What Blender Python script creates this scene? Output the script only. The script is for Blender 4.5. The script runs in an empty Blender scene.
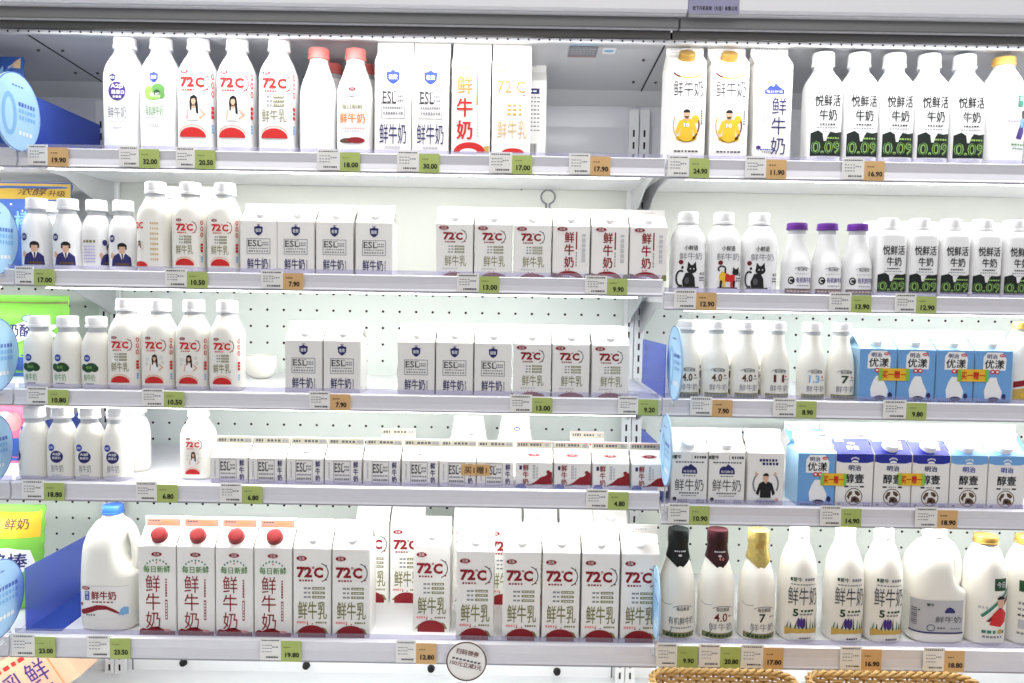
import bpy, bmesh, math, random
from mathutils import Matrix, Vector
random.seed(7)
SC = bpy.context.scene
COL = SC.collection

# ------------------------------------------------------------------ camera
W_PX, H_PX, F_PX = 1024.0, 683.0, 800.0
CAM = Vector((0.0, -1.535, 1.35))
cam_data = bpy.data.cameras.new('camera')
cam_data.sensor_width = 36.0
cam_data.lens = F_PX / W_PX * 36.0
cam_data.clip_start = 0.05
cam = bpy.data.objects.new('camera', cam_data)
COL.objects.link(cam)
ROT = Matrix.Rotation(math.radians(90 - 3.65), 3, 'X') @ Matrix.Rotation(math.radians(0.95), 3, 'Z')
cam.matrix_world = Matrix.Translation(CAM) @ ROT.to_4x4()
SC.camera = cam

# ------------------------------------------------------------------ world, lights, exposure
SC.view_settings.view_transform = 'Standard'
SC.view_settings.look = 'None'
SC.view_settings.gamma = 1.0
SC.view_settings.exposure = 0.0
SC.view_settings.use_curve_mapping = False
world = bpy.data.worlds.new('store_ambient')
SC.world = world
world.use_nodes = True
world.node_tree.nodes['Background'].inputs[0].default_value = (0.97, 0.97, 1.0, 1)
world.node_tree.nodes['Background'].inputs[1].default_value = 0.43


def area(name, loc, rot, sx, sy, power, col=(1, 1, 1)):
    l = bpy.data.lights.new(name, 'AREA')
    l.shape = 'RECTANGLE'
    l.size, l.size_y = sx, sy
    l.energy = power
    l.color = col
    o = bpy.data.objects.new(name, l)
    o.location = loc
    o.rotation_euler = [math.radians(a) for a in rot]
    COL.objects.link(o)
    return o


# shop ceiling light rows over the aisle (behind and above the camera)
area('aisle_ceiling_light', (0.0, -1.7, 3.2), (28, 0, 0), 4.5, 0.5, 23, (1.0, 0.975, 0.94))
area('aisle_ceiling_light', (0.0, -3.2, 3.2), (40, 0, 0), 4.5, 0.5, 21, (1.0, 0.975, 0.94))
LED_POWER = [3.6, 2.35, 2.5, 2.4, 2.5, 2.3]   # canopy tube, then the tube under each shelf

# ------------------------------------------------------------------ picture <-> place
CX = (W_PX / 2, H_PX / 2)


def project(p):
    q = ROT.transposed() @ (Vector(p) - CAM)
    return (CX[0] + F_PX * q.x / -q.z, CX[1] - F_PX * q.y / -q.z)


def ray(u, v):
    return ROT @ Vector(((u - CX[0]) / F_PX, -(v - CX[1]) / F_PX, -1.0))


def at_y(u, v, y):                 # point on the plane y = const seen at a pixel
    d = ray(u, v)
    return CAM + d * ((y - CAM.y) / d.y)


def x_for(u, y, z):                # world x of the point (.., y, z) seen in column u
    a = project((0, y, z))[0]
    b = project((0.1, y, z))[0]
    x = (u - a) / (b - a) * 0.1
    for _ in range(3):
        p = project((x, y, z))[0]
        x += (u - p) / 500.0
    return x


# ------------------------------------------------------------------ materials
MATS = {}


def lin(c):
    c = c / 255.0
    return c / 12.92 if c <= 0.04045 else ((c + 0.055) / 1.055) ** 2.4


def mat(name, rgb, rough=0.5, metal=0.0, spec=0.4, var=0.05, scale=60.0, emit=0.0, bump=0.0, trans=0.0):
    if name in MATS:
        return MATS[name]
    m = bpy.data.materials.new(name)
    m.use_nodes = True
    nt = m.node_tree
    b = nt.nodes['Principled BSDF']
    col = [lin(c) for c in rgb]
    tc = nt.nodes.new('ShaderNodeTexCoord')
    nz = nt.nodes.new('ShaderNodeTexNoise')
    nz.inputs['Scale'].default_value = scale
    nz.inputs['Detail'].default_value = 3
    nt.links.new(tc.outputs['Object'], nz.inputs['Vector'])
    mx = nt.nodes.new('ShaderNodeMix')
    mx.data_type = 'RGBA'
    mx.inputs[6].default_value = (*[c * (1 - var) for c in col], 1)
    mx.inputs[7].default_value = (*[min(1, c * (1 + var)) for c in col], 1)
    nt.links.new(nz.outputs['Fac'], mx.inputs[0])
    nt.links.new(mx.outputs[2], b.inputs['Base Color'])
    b.inputs['Roughness'].default_value = rough
    b.inputs['Metallic'].default_value = metal
    b.inputs['Specular IOR Level'].default_value = spec
    if trans:
        b.inputs['Transmission Weight'].default_value = trans
    if emit:
        b.inputs['Emission Color'].default_value = (*col, 1)
        b.inputs['Emission Strength'].default_value = emit
    if bump:
        bp = nt.nodes.new('ShaderNodeBump')
        bp.inputs['Strength'].default_value = bump
        bp.inputs['Distance'].default_value = 0.002
        nt.links.new(nz.outputs['Fac'], bp.inputs['Height'])
        nt.links.new(bp.outputs['Normal'], b.inputs['Normal'])
    MATS[name] = m
    return m


def clear_mat(name, rgb, mix=0.75, rough=0.08):
    m = bpy.data.materials.new(name)
    m.use_nodes = True
    nt = m.node_tree
    nt.nodes.clear()
    out = nt.nodes.new('ShaderNodeOutputMaterial')
    tr = nt.nodes.new('ShaderNodeBsdfTransparent')
    tr.inputs[0].default_value = (*[lin(c) for c in rgb], 1)
    pb = nt.nodes.new('ShaderNodeBsdfPrincipled')
    pb.inputs['Base Color'].default_value = (*[lin(c) for c in rgb], 1)
    pb.inputs['Roughness'].default_value = rough
    ms = nt.nodes.new('ShaderNodeMixShader')
    ms.inputs[0].default_value = 1 - mix
    nt.links.new(tr.outputs[0], ms.inputs[1])
    nt.links.new(pb.outputs[0], ms.inputs[2])
    nt.links.new(ms.outputs[0], out.inputs[0])
    MATS[name] = m
    return m


def pegboard(name, rgb):
    m = mat(name, rgb, 0.45, var=0.02, scale=6)
    nt = m.node_tree
    b = nt.nodes['Principled BSDF']
    src = b.inputs['Base Color'].links[0].from_socket
    tc = nt.nodes.new('ShaderNodeTexCoord')
    sp = nt.nodes.new('ShaderNodeSeparateXYZ')
    nt.links.new(tc.outputs['Object'], sp.inputs[0])

    def mth(op, a, bb=None):
        n = nt.nodes.new('ShaderNodeMath')
        n.operation = op
        for i, s in enumerate((a, bb)):
            if s is None:
                continue
            if isinstance(s, (int, float)):
                n.inputs[i].default_value = s
            else:
                nt.links.new(s, n.inputs[i])
        return n.outputs[0]
    d = []
    for ax, off in ((0, 0.013), (2, 0.006)):
        f = mth('FRACT', mth('DIVIDE', mth('ADD', sp.outputs[ax], 10 + off), 0.04))
        f = mth('SUBTRACT', f, 0.5)
        d.append(mth('MULTIPLY', f, f))
    hole = mth('LESS_THAN', mth('ADD', d[0], d[1]), 0.076 ** 2)
    mx = nt.nodes.new('ShaderNodeMix')
    mx.data_type = 'RGBA'
    nt.links.new(hole, mx.inputs[0])
    nt.links.new(src, mx.inputs[6])
    mx.inputs[7].default_value = (0.004, 0.004, 0.004, 1)
    nt.links.new(mx.outputs[2], b.inputs['Base Color'])
    return m


mat('white_steel', (240, 240, 242), 0.35, var=0.02)
mat('case_white', (236, 238, 240), 0.3, var=0.02, scale=4)
mat('case_grey', (206, 207, 210), 0.4, var=0.03, scale=5)
mat('case_panel', (222, 224, 230), 0.22, var=0.02, scale=3)
mat('trim_mid', (128, 128, 128), 0.45, 0.3, var=0.03, scale=9)
mat('trim_dark', (84, 83, 82), 0.5, 0.2, var=0.03, scale=9)
mat('trim_light', (222, 223, 226), 0.35)
mat('seam', (35, 35, 38), 0.7)
mat('canopy', (244, 244, 248), 0.3, var=0.02, scale=3)
mat('rail', (226, 225, 232), 0.25, var=0.02)
mat('rail_edge', (150, 148, 156), 0.4)
mat('steel_bracket', (196, 198, 200), 0.35, 0.2)
mat('led', (255, 255, 255), emit=6.0)
mat('carton', (240, 238, 234), 0.42, var=0.012)
mat('fin_tan', (172, 167, 150), 0.5)
mat('fin_red', (206, 138, 118), 0.5)
mat('milk', (243, 241, 233), 0.28, var=0.012, scale=20)
mat('milk_pet', (244, 244, 244), 0.18, var=0.012, scale=20)
mat('neck', (222, 224, 228), 0.12, spec=0.6, var=0.06, trans=0.3)
mat('cap_white', (242, 242, 243), 0.35)
mat('cap_pink', (214, 104, 98), 0.4)
mat('cap_red', (130, 8, 14), 0.35)
mat('cap_gold', (168, 134, 66), 0.3, 0.3)
mat('cap_yellow', (206, 166, 84), 0.4)
mat('cap_purple', (96, 34, 140), 0.35)
mat('cap_blue', (34, 74, 152), 0.35)
mat('sleeve_green', (13, 21, 19), 0.4)
mat('sleeve_maroon', (46, 10, 18), 0.4)
mat('sleeve_gold', (206, 184, 110), 0.25, 0.6, var=0.5, scale=140, bump=0.5)
for n, c in dict(red=(206, 38, 36), dred=(142, 24, 34), orange=(232, 140, 84), olive=(132, 130, 84), green=(96, 150, 80),
                 dgreen=(34, 74, 44), lime=(150, 205, 92), navy=(44, 42, 104), blue=(52, 72, 170), lblue=(132, 184, 228),
                 sky=(170, 208, 236), black=(24, 24, 26), grey=(140, 140, 146), lgrey=(196, 196, 200), dgrey=(78, 78, 84),
                 ink_white=(245, 245, 245), gold=(204, 170, 84), tan=(214, 186, 140), skin=(222, 178, 150), yellow=(236, 190, 48),
                 purple=(70, 48, 130), pink=(232, 150, 150), meiji_blue=(112, 166, 222), meiji_dark=(38, 46, 150),
                 cow=(18, 30, 26), cowtxt=(150, 190, 96), price_green=(176, 193, 110), price_orange=(218, 176, 120),
                 bordeaux=(110, 22, 30), brown=(96, 70, 48), teal=(60, 130, 110), lilac=(196, 188, 228),
                 bag_blue=(52, 92, 170), bag_green=(128, 198, 74), bag_pink=(222, 120, 150), bag_gold=(196, 164, 66),
                 disc=(172, 212, 242), disc_rim=(92, 120, 196), box_tan=(216, 176, 146), sticker=(160, 158, 190),
                 silver=(190, 190, 194), wicker=(214, 176, 112), wicker_dark=(170, 128, 70)).items():
    mat(n, c, 0.5, var=0.03 if not n.startswith('wicker') else 0.2, scale=80)
clear_mat('clear_lip', (236, 235, 246), 0.88)
clear_mat('blue_acrylic', (84, 116, 222), 0.42, 0.15)
clear_mat('blue_acrylic_pale', (142, 162, 236), 0.62, 0.15)
clear_mat('clear_plastic', (236, 238, 240), 0.7)
pegboard('peg_white', (222, 228, 222))
mat('wall_plain', (216, 218, 211), 0.4, var=0.02, scale=4)


# ------------------------------------------------------------------ mesh helpers
def link(name, me, parent=None, mats=None):
    o = bpy.data.objects.new(name, me)
    COL.objects.link(o)
    if mats:
        me.materials.clear()
        for m in (mats if isinstance(mats, (list, tuple)) else [mats]):
            me.materials.append(MATS[m])
    if parent is not None:
        o.parent = parent
    return o


def tag(o, label=None, cat=None, group=None, kind=None):
    if label:
        o['label'] = label
    if cat:
        o['category'] = cat
    if group:
        o['group'] = group
    if kind:
        o['kind'] = kind
    return o


def thing(name, loc, label, cat, group=None, rz=0.0):
    o = bpy.data.objects.new(name, None)
    o.empty_display_size = 0.03
    COL.objects.link(o)
    o.location = loc
    o.rotation_euler = (0, 0, rz)
    return tag(o, label, cat, group)


def bm_mesh(name, bm, smooth=False, sharp=35):
    me = bpy.data.meshes.new(name)
    bmesh.ops.recalc_face_normals(bm, faces=bm.faces)
    bm.to_mesh(me)
    bm.free()
    if smooth:
        for p in me.polygons:
            p.use_smooth = True
        try:
            me.set_sharp_from_angle(angle=math.radians(sharp))
        except Exception:
            pass
    return me


def add_box(bm, x0, x1, y0, y1, z0, z1, bev=0.0):
    r = bmesh.ops.create_cube(bm, size=1.0)
    for v in r['verts']:
        v.co = Vector(((x0 + x1) / 2 + v.co.x * (x1 - x0), (y0 + y1) / 2 + v.co.y * (y1 - y0), (z0 + z1) / 2 + v.co.z * (z1 - z0)))
    if bev:
        es = list({e for v in r['verts'] for e in v.link_edges})
        bmesh.ops.bevel(bm, geom=es, offset=bev, segments=2, affect='EDGES', profile=0.7)


def box(name, x0, x1, y0, y1, z0, z1, m, parent=None, bev=0.0):
    bm = bmesh.new()
    add_box(bm, x0, x1, y0, y1, z0, z1, bev)
    return link(name, bm_mesh(name, bm, bev > 0), parent, m)


def add_prism(bm, pts, axis, a, b):
    def P(p, t):
        return {'x': (t, p[0], p[1]), 'y': (p[0], t, p[1]), 'z': (p[0], p[1], t)}[axis]
    v0 = [bm.verts.new(P(p, a)) for p in pts]
    v1 = [bm.verts.new(P(p, b)) for p in pts]
    bm.faces.new(v0)
    bm.faces.new(v1[::-1])
    n = len(pts)
    for i in range(n):
        bm.faces.new((v0[i], v1[i], v1[(i + 1) % n], v0[(i + 1) % n]))


def prism(name, pts, axis, a, b, m, parent=None):
    bm = bmesh.new()
    add_prism(bm, pts, axis, a, b)
    return link(name, bm_mesh(name, bm), parent, m)


def ring_pts(s, seg):
    z, rx, ry, n = s[:4]
    cx = s[4] if len(s) > 4 else 0.0
    out = []
    for i in range(seg):
        t = 2 * math.pi * (i + 0.5) / seg
        c, q = math.cos(t), math.sin(t)
        out.append((cx + rx * math.copysign(abs(c) ** (2 / n), c), ry * math.copysign(abs(q) ** (2 / n), q), z))
    return out


def refine(secs, k=3):             # Catmull-Rom through the sections
    out = []
    N = len(secs)
    secs = [tuple(s) + (0.0,) * (5 - len(s)) for s in secs]
    for i in range(N - 1):
        p0, p1, p2, p3 = secs[max(0, i - 1)], secs[i], secs[i + 1], secs[min(N - 1, i + 2)]
        for j in range(k):
            t = j / k
            row = []
            for a, b, c, d in zip(p0, p1, p2, p3):
                row.append(0.5 * (2 * b + (c - a) * t + (2 * a - 5 * b + 4 * c - d) * t * t + (3 * b - a - 3 * c + d) * t ** 3))
            row[0] = p1[0] + (p2[0] - p1[0]) * t
            out.append(tuple(row))
    out.append(secs[-1])
    return out


def loft(name, secs, seg=32, sharp=40):
    bm = bmesh.new()
    rings = [[bm.verts.new(p) for p in ring_pts(s, seg)] for s in secs]
    for a, b in zip(rings, rings[1:]):
        for i in range(seg):
            j = (i + 1) % seg
            bm.faces.new((a[i], a[j], b[j], b[i]))
    bm.faces.new(rings[0][::-1])
    bm.faces.new(rings[-1])
    return bm_mesh(name, bm, True, sharp)


def cap_mesh(r, z0, z1, ridges=True, cx=0.0):
    h = z1 - z0
    bm = bmesh.new()
    seg = 36
    prof = [(r * 0.98, z0), (r * 1.03, z0 + h * 0.03), (r * 1.03, z0 + h * 0.2), (r * 0.985, z0 + h * 0.24),
            (r, z0 + h * 0.28), (r * 0.985, z0 + h * 0.86), (r * 0.93, z0 + h * 0.97), (r * 0.84, z1), (r * 0.5, z1 - 0.0004)]
    rings = []
    for k, (q, z) in enumerate(prof):
        ring = []
        for i in range(seg):
            t = 2 * math.pi * i / seg
            rr = q * (0.975 if (ridges and k in (4, 5) and i % 2) else 1.0)
            ring.append(bm.verts.new((cx + rr * math.cos(t), rr * math.sin(t), z)))
        rings.append(ring)
    for a, b in zip(rings, rings[1:]):
        for i in range(seg):
            j = (i + 1) % seg
            bm.faces.new((a[i], a[j], b[j], b[i]))
    bm.faces.new(rings[0][::-1])
    bm.faces.new(rings[-1])
    return bm_mesh('cap', bm, True, 40)


def tube(name, pts, r, m, parent=None, seg=8, closed=False):
    bm = bmesh.new()
    add_tube(bm, pts, r, seg, closed)
    return link(name, bm_mesh(name, bm, True, 60), parent, m)


def add_tube(bm, pts, r, seg=8, closed=False):
    pts = [Vector(p) for p in pts]
    n = len(pts)
    rings = []
    up = Vector((0.13, 0.31, 0.94)).normalized()
    for i in range(n):
        if closed:
            t = pts[(i + 1) % n] - pts[i - 1]
        else:
            t = pts[min(n - 1, i + 1)] - pts[max(0, i - 1)]
        t.normalize()
        s = t.cross(up)
        if s.length < 1e-4:
            s = t.cross(Vector((1, 0, 0)))
        s.normalize()
        q = s.cross(t)
        rr = r[i] if isinstance(r, (list, tuple)) else r
        rings.append([bm.verts.new(pts[i] + (s * math.cos(2 * math.pi * k / seg) + q * math.sin(2 * math.pi * k / seg)) * rr) for k in range(seg)])
    for i in range(n if closed else n - 1):
        a, b = rings[i], rings[(i + 1) % n]
        for k in range(seg):
            l = (k + 1) % seg
            bm.faces.new((a[k], a[l], b[l], b[k]))
    if not closed:
        bm.faces.new(rings[0][::-1])
        bm.faces.new(rings[-1])


# ------------------------------------------------------------------ flat print
_TXT = {}


def glyphs(s, bold):
    key = (s, bold)
    if key not in _TXT:
        c = bpy.data.curves.new('print', 'FONT')
        c.body = s
        c.resolution_u = 2
        c.fill_mode = 'FRONT'
        c.offset = bold
        o = bpy.data.objects.new('print', c)
        COL.objects.link(o)
        me = bpy.data.meshes.new_from_object(o.evaluated_get(bpy.context.evaluated_depsgraph_get()))
        vs = [(v.co.x, v.co.y) for v in me.vertices]
        fs = [tuple(p.vertices) for p in me.polygons]
        bpy.data.objects.remove(o)
        bpy.data.curves.remove(c)
        bpy.data.meshes.remove(me)
        xs, ys = [v[0] for v in vs], [v[1] for v in vs]
        x0, x1, y0, y1 = min(xs), max(xs), min(ys), max(ys)
        _TXT[key] = ([((a - x0) / (x1 - x0) - 0.5, (b - y0) / (y1 - y0) - 0.5) for a, b in vs], fs)
    return _TXT[key]


class Print:
    """flat shapes in millimetres, u across and v up from the base of the face"""

    def __init__(self):
        self.items = []

    def add(self, vs, fs, m, layer):
        self.items.append(([(a / 1000, b / 1000) for a, b in vs], fs, m, layer))
        return self

    def poly(self, pts, m, layer=1):
        return self.add(pts, [tuple(range(len(pts)))], m, layer)

    def rect(self, u, v, w, h, m, layer=1):
        return self.poly([(u - w / 2, v - h / 2), (u + w / 2, v - h / 2), (u + w / 2, v + h / 2), (u - w / 2, v + h / 2)], m, layer)

    def ell(self, u, v, w, h, m, layer=1, seg=20, a0=0, a1=360):
        k = [math.radians(a0 + (a1 - a0) * i / seg) for i in range(seg + (0 if a1 - a0 == 360 else 1))]
        return self.poly([(u + w / 2 * math.cos(t), v + h / 2 * math.sin(t)) for t in k], m, layer)

    def arc(self, u, v, w, h, th, m, layer=1, a0=0, a1=360, seg=22):
        vs, fs = [], []
        for i in range(seg + 1):
            t = math.radians(a0 + (a1 - a0) * i / seg)
            for q in (0, th):
                vs.append((u + (w / 2 - q) * math.cos(t), v + (h / 2 - q) * math.sin(t)))
        for i in range(seg):
            fs.append((2 * i, 2 * i + 2, 2 * i + 3, 2 * i + 1))
        return self.add(vs, fs, m, layer)

    def frame(self, u, v, w, h, th, m, layer=1):
        for s in (-1, 1):
            self.rect(u, v + s * (h - th) / 2, w, th, m, layer)
            self.rect(u + s * (w - th) / 2, v, th, h, m, layer)
        return self

    def text(self, s, u, v, w, h, m, layer=2, bold=0.0, rot=0.0):
        cjk = any(ord(ch) > 0x2E80 for ch in s)
        if cjk and bold > 0.004:               # heavier strokes: copies shifted a little
            k = min(0.022, bold) * h * (1.0 if len(s) == 1 else 1.0)
            for i, (du, dv) in enumerate(((-k, 0), (k, 0), (0, k * 0.7), (0, -k * 0.7))):
                self.text(s, u + du, v + dv, w, h, m, layer + 0.16 * i, 0.0, rot)
            return self
        vs, fs = glyphs(s, 0.0 if cjk else bold)
        c, q = math.cos(math.radians(rot)), math.sin(math.radians(rot))
        return self.add([(u + a * w * c - b * h * q, v + a * w * q + b * h * c) for a, b in vs], fs, m, layer)

    def column(self, s, u, v_top, w, h, gap, m, layer=2, bold=0.0):
        for i, ch in enumerate(s):
            self.text(ch, u, v_top - h / 2 - i * (h + gap), w, h, m, layer, bold)
        return self

    def dashes(self, u, v, w, h, m, n=6, layer=2, vert=False):
        L = w / n
        for i in range(n):
            a = u - w / 2 + (i + 0.5) * L
            q = L * random.choice((0.55, 0.75, 0.8))
            if vert:
                self.rect(u, v - w / 2 + (i + 0.5) * L, h, q, m, layer)
            else:
                self.rect(a, v, q, h, m, layer)
        return self

    def up(self, dv, k=1.0):
        self.items = [([(a, b * k + dv / 1000) for a, b in vs], fs, m, l) for vs, fs, m, l in self.items]
        return self

    def mesh(self, name, surf=None, su=0.004, sv=None, y=0.0):
        mats = []
        bm = bmesh.new()
        for vs, fs, m, layer in self.items:
            if m not in mats:
                mats.append(m)
            bv = [bm.verts.new((a, b, layer * 0.00028)) for a, b in vs]
            for f in fs:
                try:
                    bf = bm.faces.new([bv[i] for i in f])
                    bf.material_index = mats.index(m)
                except ValueError:
                    pass
        if surf:
            for ax, st in ((0, su), (1, sv)):
                if not st or not bm.verts:
                    continue
                lo = min(v.co[ax] for v in bm.verts)
                hi = max(v.co[ax] for v in bm.verts)
                k = math.ceil(lo / st)
                while k * st < hi:
                    co = [0, 0, 0]
                    co[ax] = k * st
                    no = [0, 0, 0]
                    no[ax] = 1
                    bmesh.ops.bisect_plane(bm, geom=bm.verts[:] + bm.edges[:] + bm.faces[:], plane_co=co, plane_no=no, dist=1e-6)
                    k += 1
        for v in bm.verts:
            if surf:
                p, n = surf(v.co.x, v.co.y)
                v.co = Vector(p) + Vector(n) * (v.co.z + 0.0006)
            else:
                v.co = Vector((v.co.x, y - v.co.z - 0.0002, v.co.y))
        me = bpy.data.meshes.new(name)
        bm.to_mesh(me)
        bm.free()
        for m in mats:
            me.materials.append(MATS[m])
        return me


def bottle_surf(secs):
    tables = {}

    def at(z):
        for a, b in zip(secs, secs[1:]):
            if a[0] <= z <= b[0] or b is secs[-1]:
                t = 0 if b[0] == a[0] else min(1, max(0, (z - a[0]) / (b[0] - a[0])))
                return tuple(p + (q - p) * t for p, q in zip(a[1:4], b[1:4]))
        return secs[0][1:4]

    def surf(u, v):
        rx, ry, n = at(v)
        key = (round(rx, 5), round(ry, 5), round(n, 2))
        if key not in tables:
            pts = []
            for i in range(121):
                t = math.pi * i / 120
                c, q = math.cos(t), math.sin(t)
                pts.append((rx * abs(q) ** (2 / n), -ry * math.copysign(abs(c) ** (2 / n), c)))
            L = [0.0]
            for a, b in zip(pts, pts[1:]):
                L.append(L[-1] + math.hypot(b[0] - a[0], b[1] - a[1]))
            tables[key] = (pts, L)
        pts, L = tables[key]
        s = abs(u)
        i = 1
        while i < len(L) - 1 and L[i] < s:
            i += 1
        t = (s - L[i - 1]) / max(1e-9, L[i] - L[i - 1])
        a, b = pts[i - 1], pts[i]
        x, y = a[0] + (b[0] - a[0]) * t, a[1] + (b[1] - a[1]) * t
        dx, dy = b[0] - a[0], b[1] - a[1]
        l = math.hypot(dx, dy) or 1
        sg = 1 if u >= 0 else -1
        return (sg * x, y, v), (sg * dy / l * 1.0, -dx / l, 0)
    return surf


# ------------------------------------------------------------------ the display case
YB = 0.40                                   # back wall
YF = [0.03, 0.015, 0.0, -0.015, -0.03]      # front edge of each shelf
RAIL = {'L': [(152.5, 172), (274, 291), (394, 410.5), (487, 505), (641, 662)],
        'R': [(161, 181), (295, 312.7), (401.5, 419), (508, 527), (648, 670)]}
XS = 0.2915                                 # seam between the bays
XL, XR = -0.965, 1.545
ZR, DECK = {}, {}
for bay, uu in (('L', 340), ('R', 845)):
    for i, (a, b) in enumerate(RAIL[bay]):
        ZR[bay, i] = (at_y(uu, a, YF[i]).z, at_y(uu, b, YF[i]).z)
        DECK[bay, i] = ZR[bay, i][0] - 0.003
SHELF = ['top shelf', 'second shelf', 'third shelf', 'fourth shelf', 'bottom shelf']
BAY = {'L': 'left bay', 'R': 'right bay'}

Z_CEIL = at_y(512, 42, 0.08).z
tag(box('floor', -4, 4, -5, 0.5, -0.03, 0.0, 'lgrey'), kind='structure')
wb = box('wall_back_lower', -1.9, 2.0, YB, YB + 0.03, 0.1, DECK['L', 4] - 0.02, 'case_white')
tag(wb, 'plain white back wall under the bottom shelf', kind='structure')
wl = box('wall_back', -1.9, 2.0, YB, YB + 0.03, DECK['L', 4] - 0.02, DECK['R', 1] - 0.012, 'peg_white')
tag(wl, 'white perforated steel back wall of the case', kind='structure')
wu = box('wall_back_middle', -1.9, 2.0, YB - 0.002, YB + 0.03, DECK['R', 1] - 0.012, DECK['L', 0] - 0.01, 'wall_plain')
tag(wu, 'plain white back wall behind the second shelf', kind='structure')
wu = box('wall_back_upper', -1.9, 2.0, YB - 0.004, YB + 0.03, DECK['L', 0] - 0.01, Z_CEIL - 0.035, 'case_panel')
tag(wu, 'plain pale steel back wall behind the top shelf', kind='structure')
for xa, xb in ((-1.85, XL - 0.03), (XL + 0.03, XS - 0.035), (XS + 0.035, XR - 0.03)):   # shallow raised panels
    box('panel', xa, xb, YB - 0.008, YB - 0.004, DECK['L', 0] - 0.005, Z_CEIL - 0.10, 'case_panel', wu, 0.001)
bm = bmesh.new()
add_prism(bm, [(YB + 0.03, Z_CEIL + 0.03), (YB + 0.03, Z_CEIL - 0.05), (YB - 0.005, Z_CEIL - 0.05), (YB - 0.035, Z_CEIL - 0.02), (0.05, Z_CEIL), (0.05, Z_CEIL + 0.03)], 'x', -1.9, 2.0)
ce = link('ceiling', bm_mesh('ceiling', bm), None, 'case_grey')
tag(ce, 'grey inner ceiling of the case above the top shelf', kind='structure')
def z_ceil(y):
    return Z_CEIL - 0.02 * (y - 0.05) / (YB - 0.085)


for xa in (XL, XS):                          # ceiling seams and screws
    prism('seam', [(0.05, Z_CEIL - 0.0012), (YB - 0.035, Z_CEIL - 0.0212), (YB - 0.035, Z_CEIL - 0.019), (0.05, Z_CEIL + 0.001)], 'x', xa - 0.0016, xa + 0.0016, 'seam', ce)
bm = bmesh.new()
for xa in (XL, XS, -0.45):
    for dx in (-0.028, 0.022):
        for y in (0.16, 0.30):
            bmesh.ops.create_uvsphere(bm, u_segments=8, v_segments=5, radius=0.0035, matrix=Matrix.Translation((xa + dx, y, z_ceil(y) - 0.001)))
link('screws', bm_mesh('screws', bm, True), ce, 'dgrey')
# stickers on the inner ceiling
p = Print().rect(0, 0, 58, 62, 'grey').dashes(0, 14, 50, 3, 'lgrey', 7).dashes(0, 2, 50, 3, 'lgrey', 6).dashes(0, -10, 50, 3, 'lgrey', 8).rect(0, -27, 54, 3, 'pink', 2).rect(52, 8, 26, 36, 'ink_white').ell(52, 8, 20, 14, 'lblue', 2).rect(-2, 40, 54, 8, 'sky')
o = link('sticker', p.mesh('sticker', lambda u, v: ((u, -v, z_ceil(0.12 - v) - Z_CEIL), (0, 0, -1)), None), ce)
o.location = (x_for(583, 0.12, Z_CEIL), 0.12, Z_CEIL)
# air grille with round holes along the front of the ceiling
ZG0, ZG1 = at_y(512, 42.0, 0.055).z, at_y(512, 33, 0.055).z
gr = box('trim_1', -1.9, 2.0, 0.050, 0.060, ZG0, ZG1 + 0.01, 'trim_light')
tag(gr, 'white air grille strip with a row of small holes', kind='structure')
bm = bmesh.new()
zc = at_y(512, 39.2, 0.05).z
for i in range(118):
    x = -1.25 + i * 0.0202
    bmesh.ops.create_circle(bm, cap_ends=True, segments=10, radius=0.0021, matrix=Matrix.Translation((x, 0.0496, zc)) @ Matrix.Rotation(math.pi / 2, 4, 'X'))
tag(link('air_holes', bm_mesh('air_holes', bm), gr, 'black'), kind='stuff')
# canopy fronts and the two grey trims under them
zt = [at_y(512, v, -0.03).z for v in (-60, 12.5, 14.5, 25, 26, 35)]
for n, (xa, xb) in enumerate(((XL - 0.9, x_for(685.5, -0.03, zt[1])), (x_for(687.5, -0.03, zt[1]), 2.0))):
    c = thing('trim_%d' % (6 + n), ((xa + xb) / 2, -0.03, zt[0]), ('white canopy panel over the left bay' if n == 0 else 'white canopy panel over the right bay with maker plate'), None)
    tag(c, kind='structure')
    hw = (xb - xa) / 2
    bm = bmesh.new()
    d = zt[1] - zt[0]
    add_prism(bm, [(-0.02, 0.12), (-0.02, d + 0.004), (-0.016, d), (0.06, d), (0.06, 0.12)], 'x', -hw, hw)
    link('panel', bm_mesh('panel', bm), c, 'canopy')
    for a, b, y, m, nm, e in ((zt[1], zt[2], -0.012, 'trim_light', 'drip_edge', 0), (zt[2], zt[3], 0.0, 'trim_mid', 'grey_trim', -0.012), (zt[3], zt[4], 0.004, 'trim_light', 'bead', -0.012), (zt[4], zt[5] + 0.002, 0.012, 'trim_dark', 'dark_trim', -0.024)):
        yb = 0.016 if nm == 'dark_trim' else 0.022
        box(nm, -hw + (e if n == 1 else 0), hw + (e if n == 0 else 0), y, yb, b - zt[0], a - zt[0] + 0.0005, m, c, 0.0008)
    if n == 1:
        pl = Print().rect(0, 0, 92, 40, 'sticker').text('松下冷机系统（大连）有限公司', 2, -11, 80, 8, 'black', 2, 0.02)
        o = link('maker_plate', pl.mesh('maker_plate', None, y=0.0), c)
        q = at_y(714, 0, -0.05)
        o.location = (q.x - c.location.x, -0.0205, q.z - c.location.z - 0.004)
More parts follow.
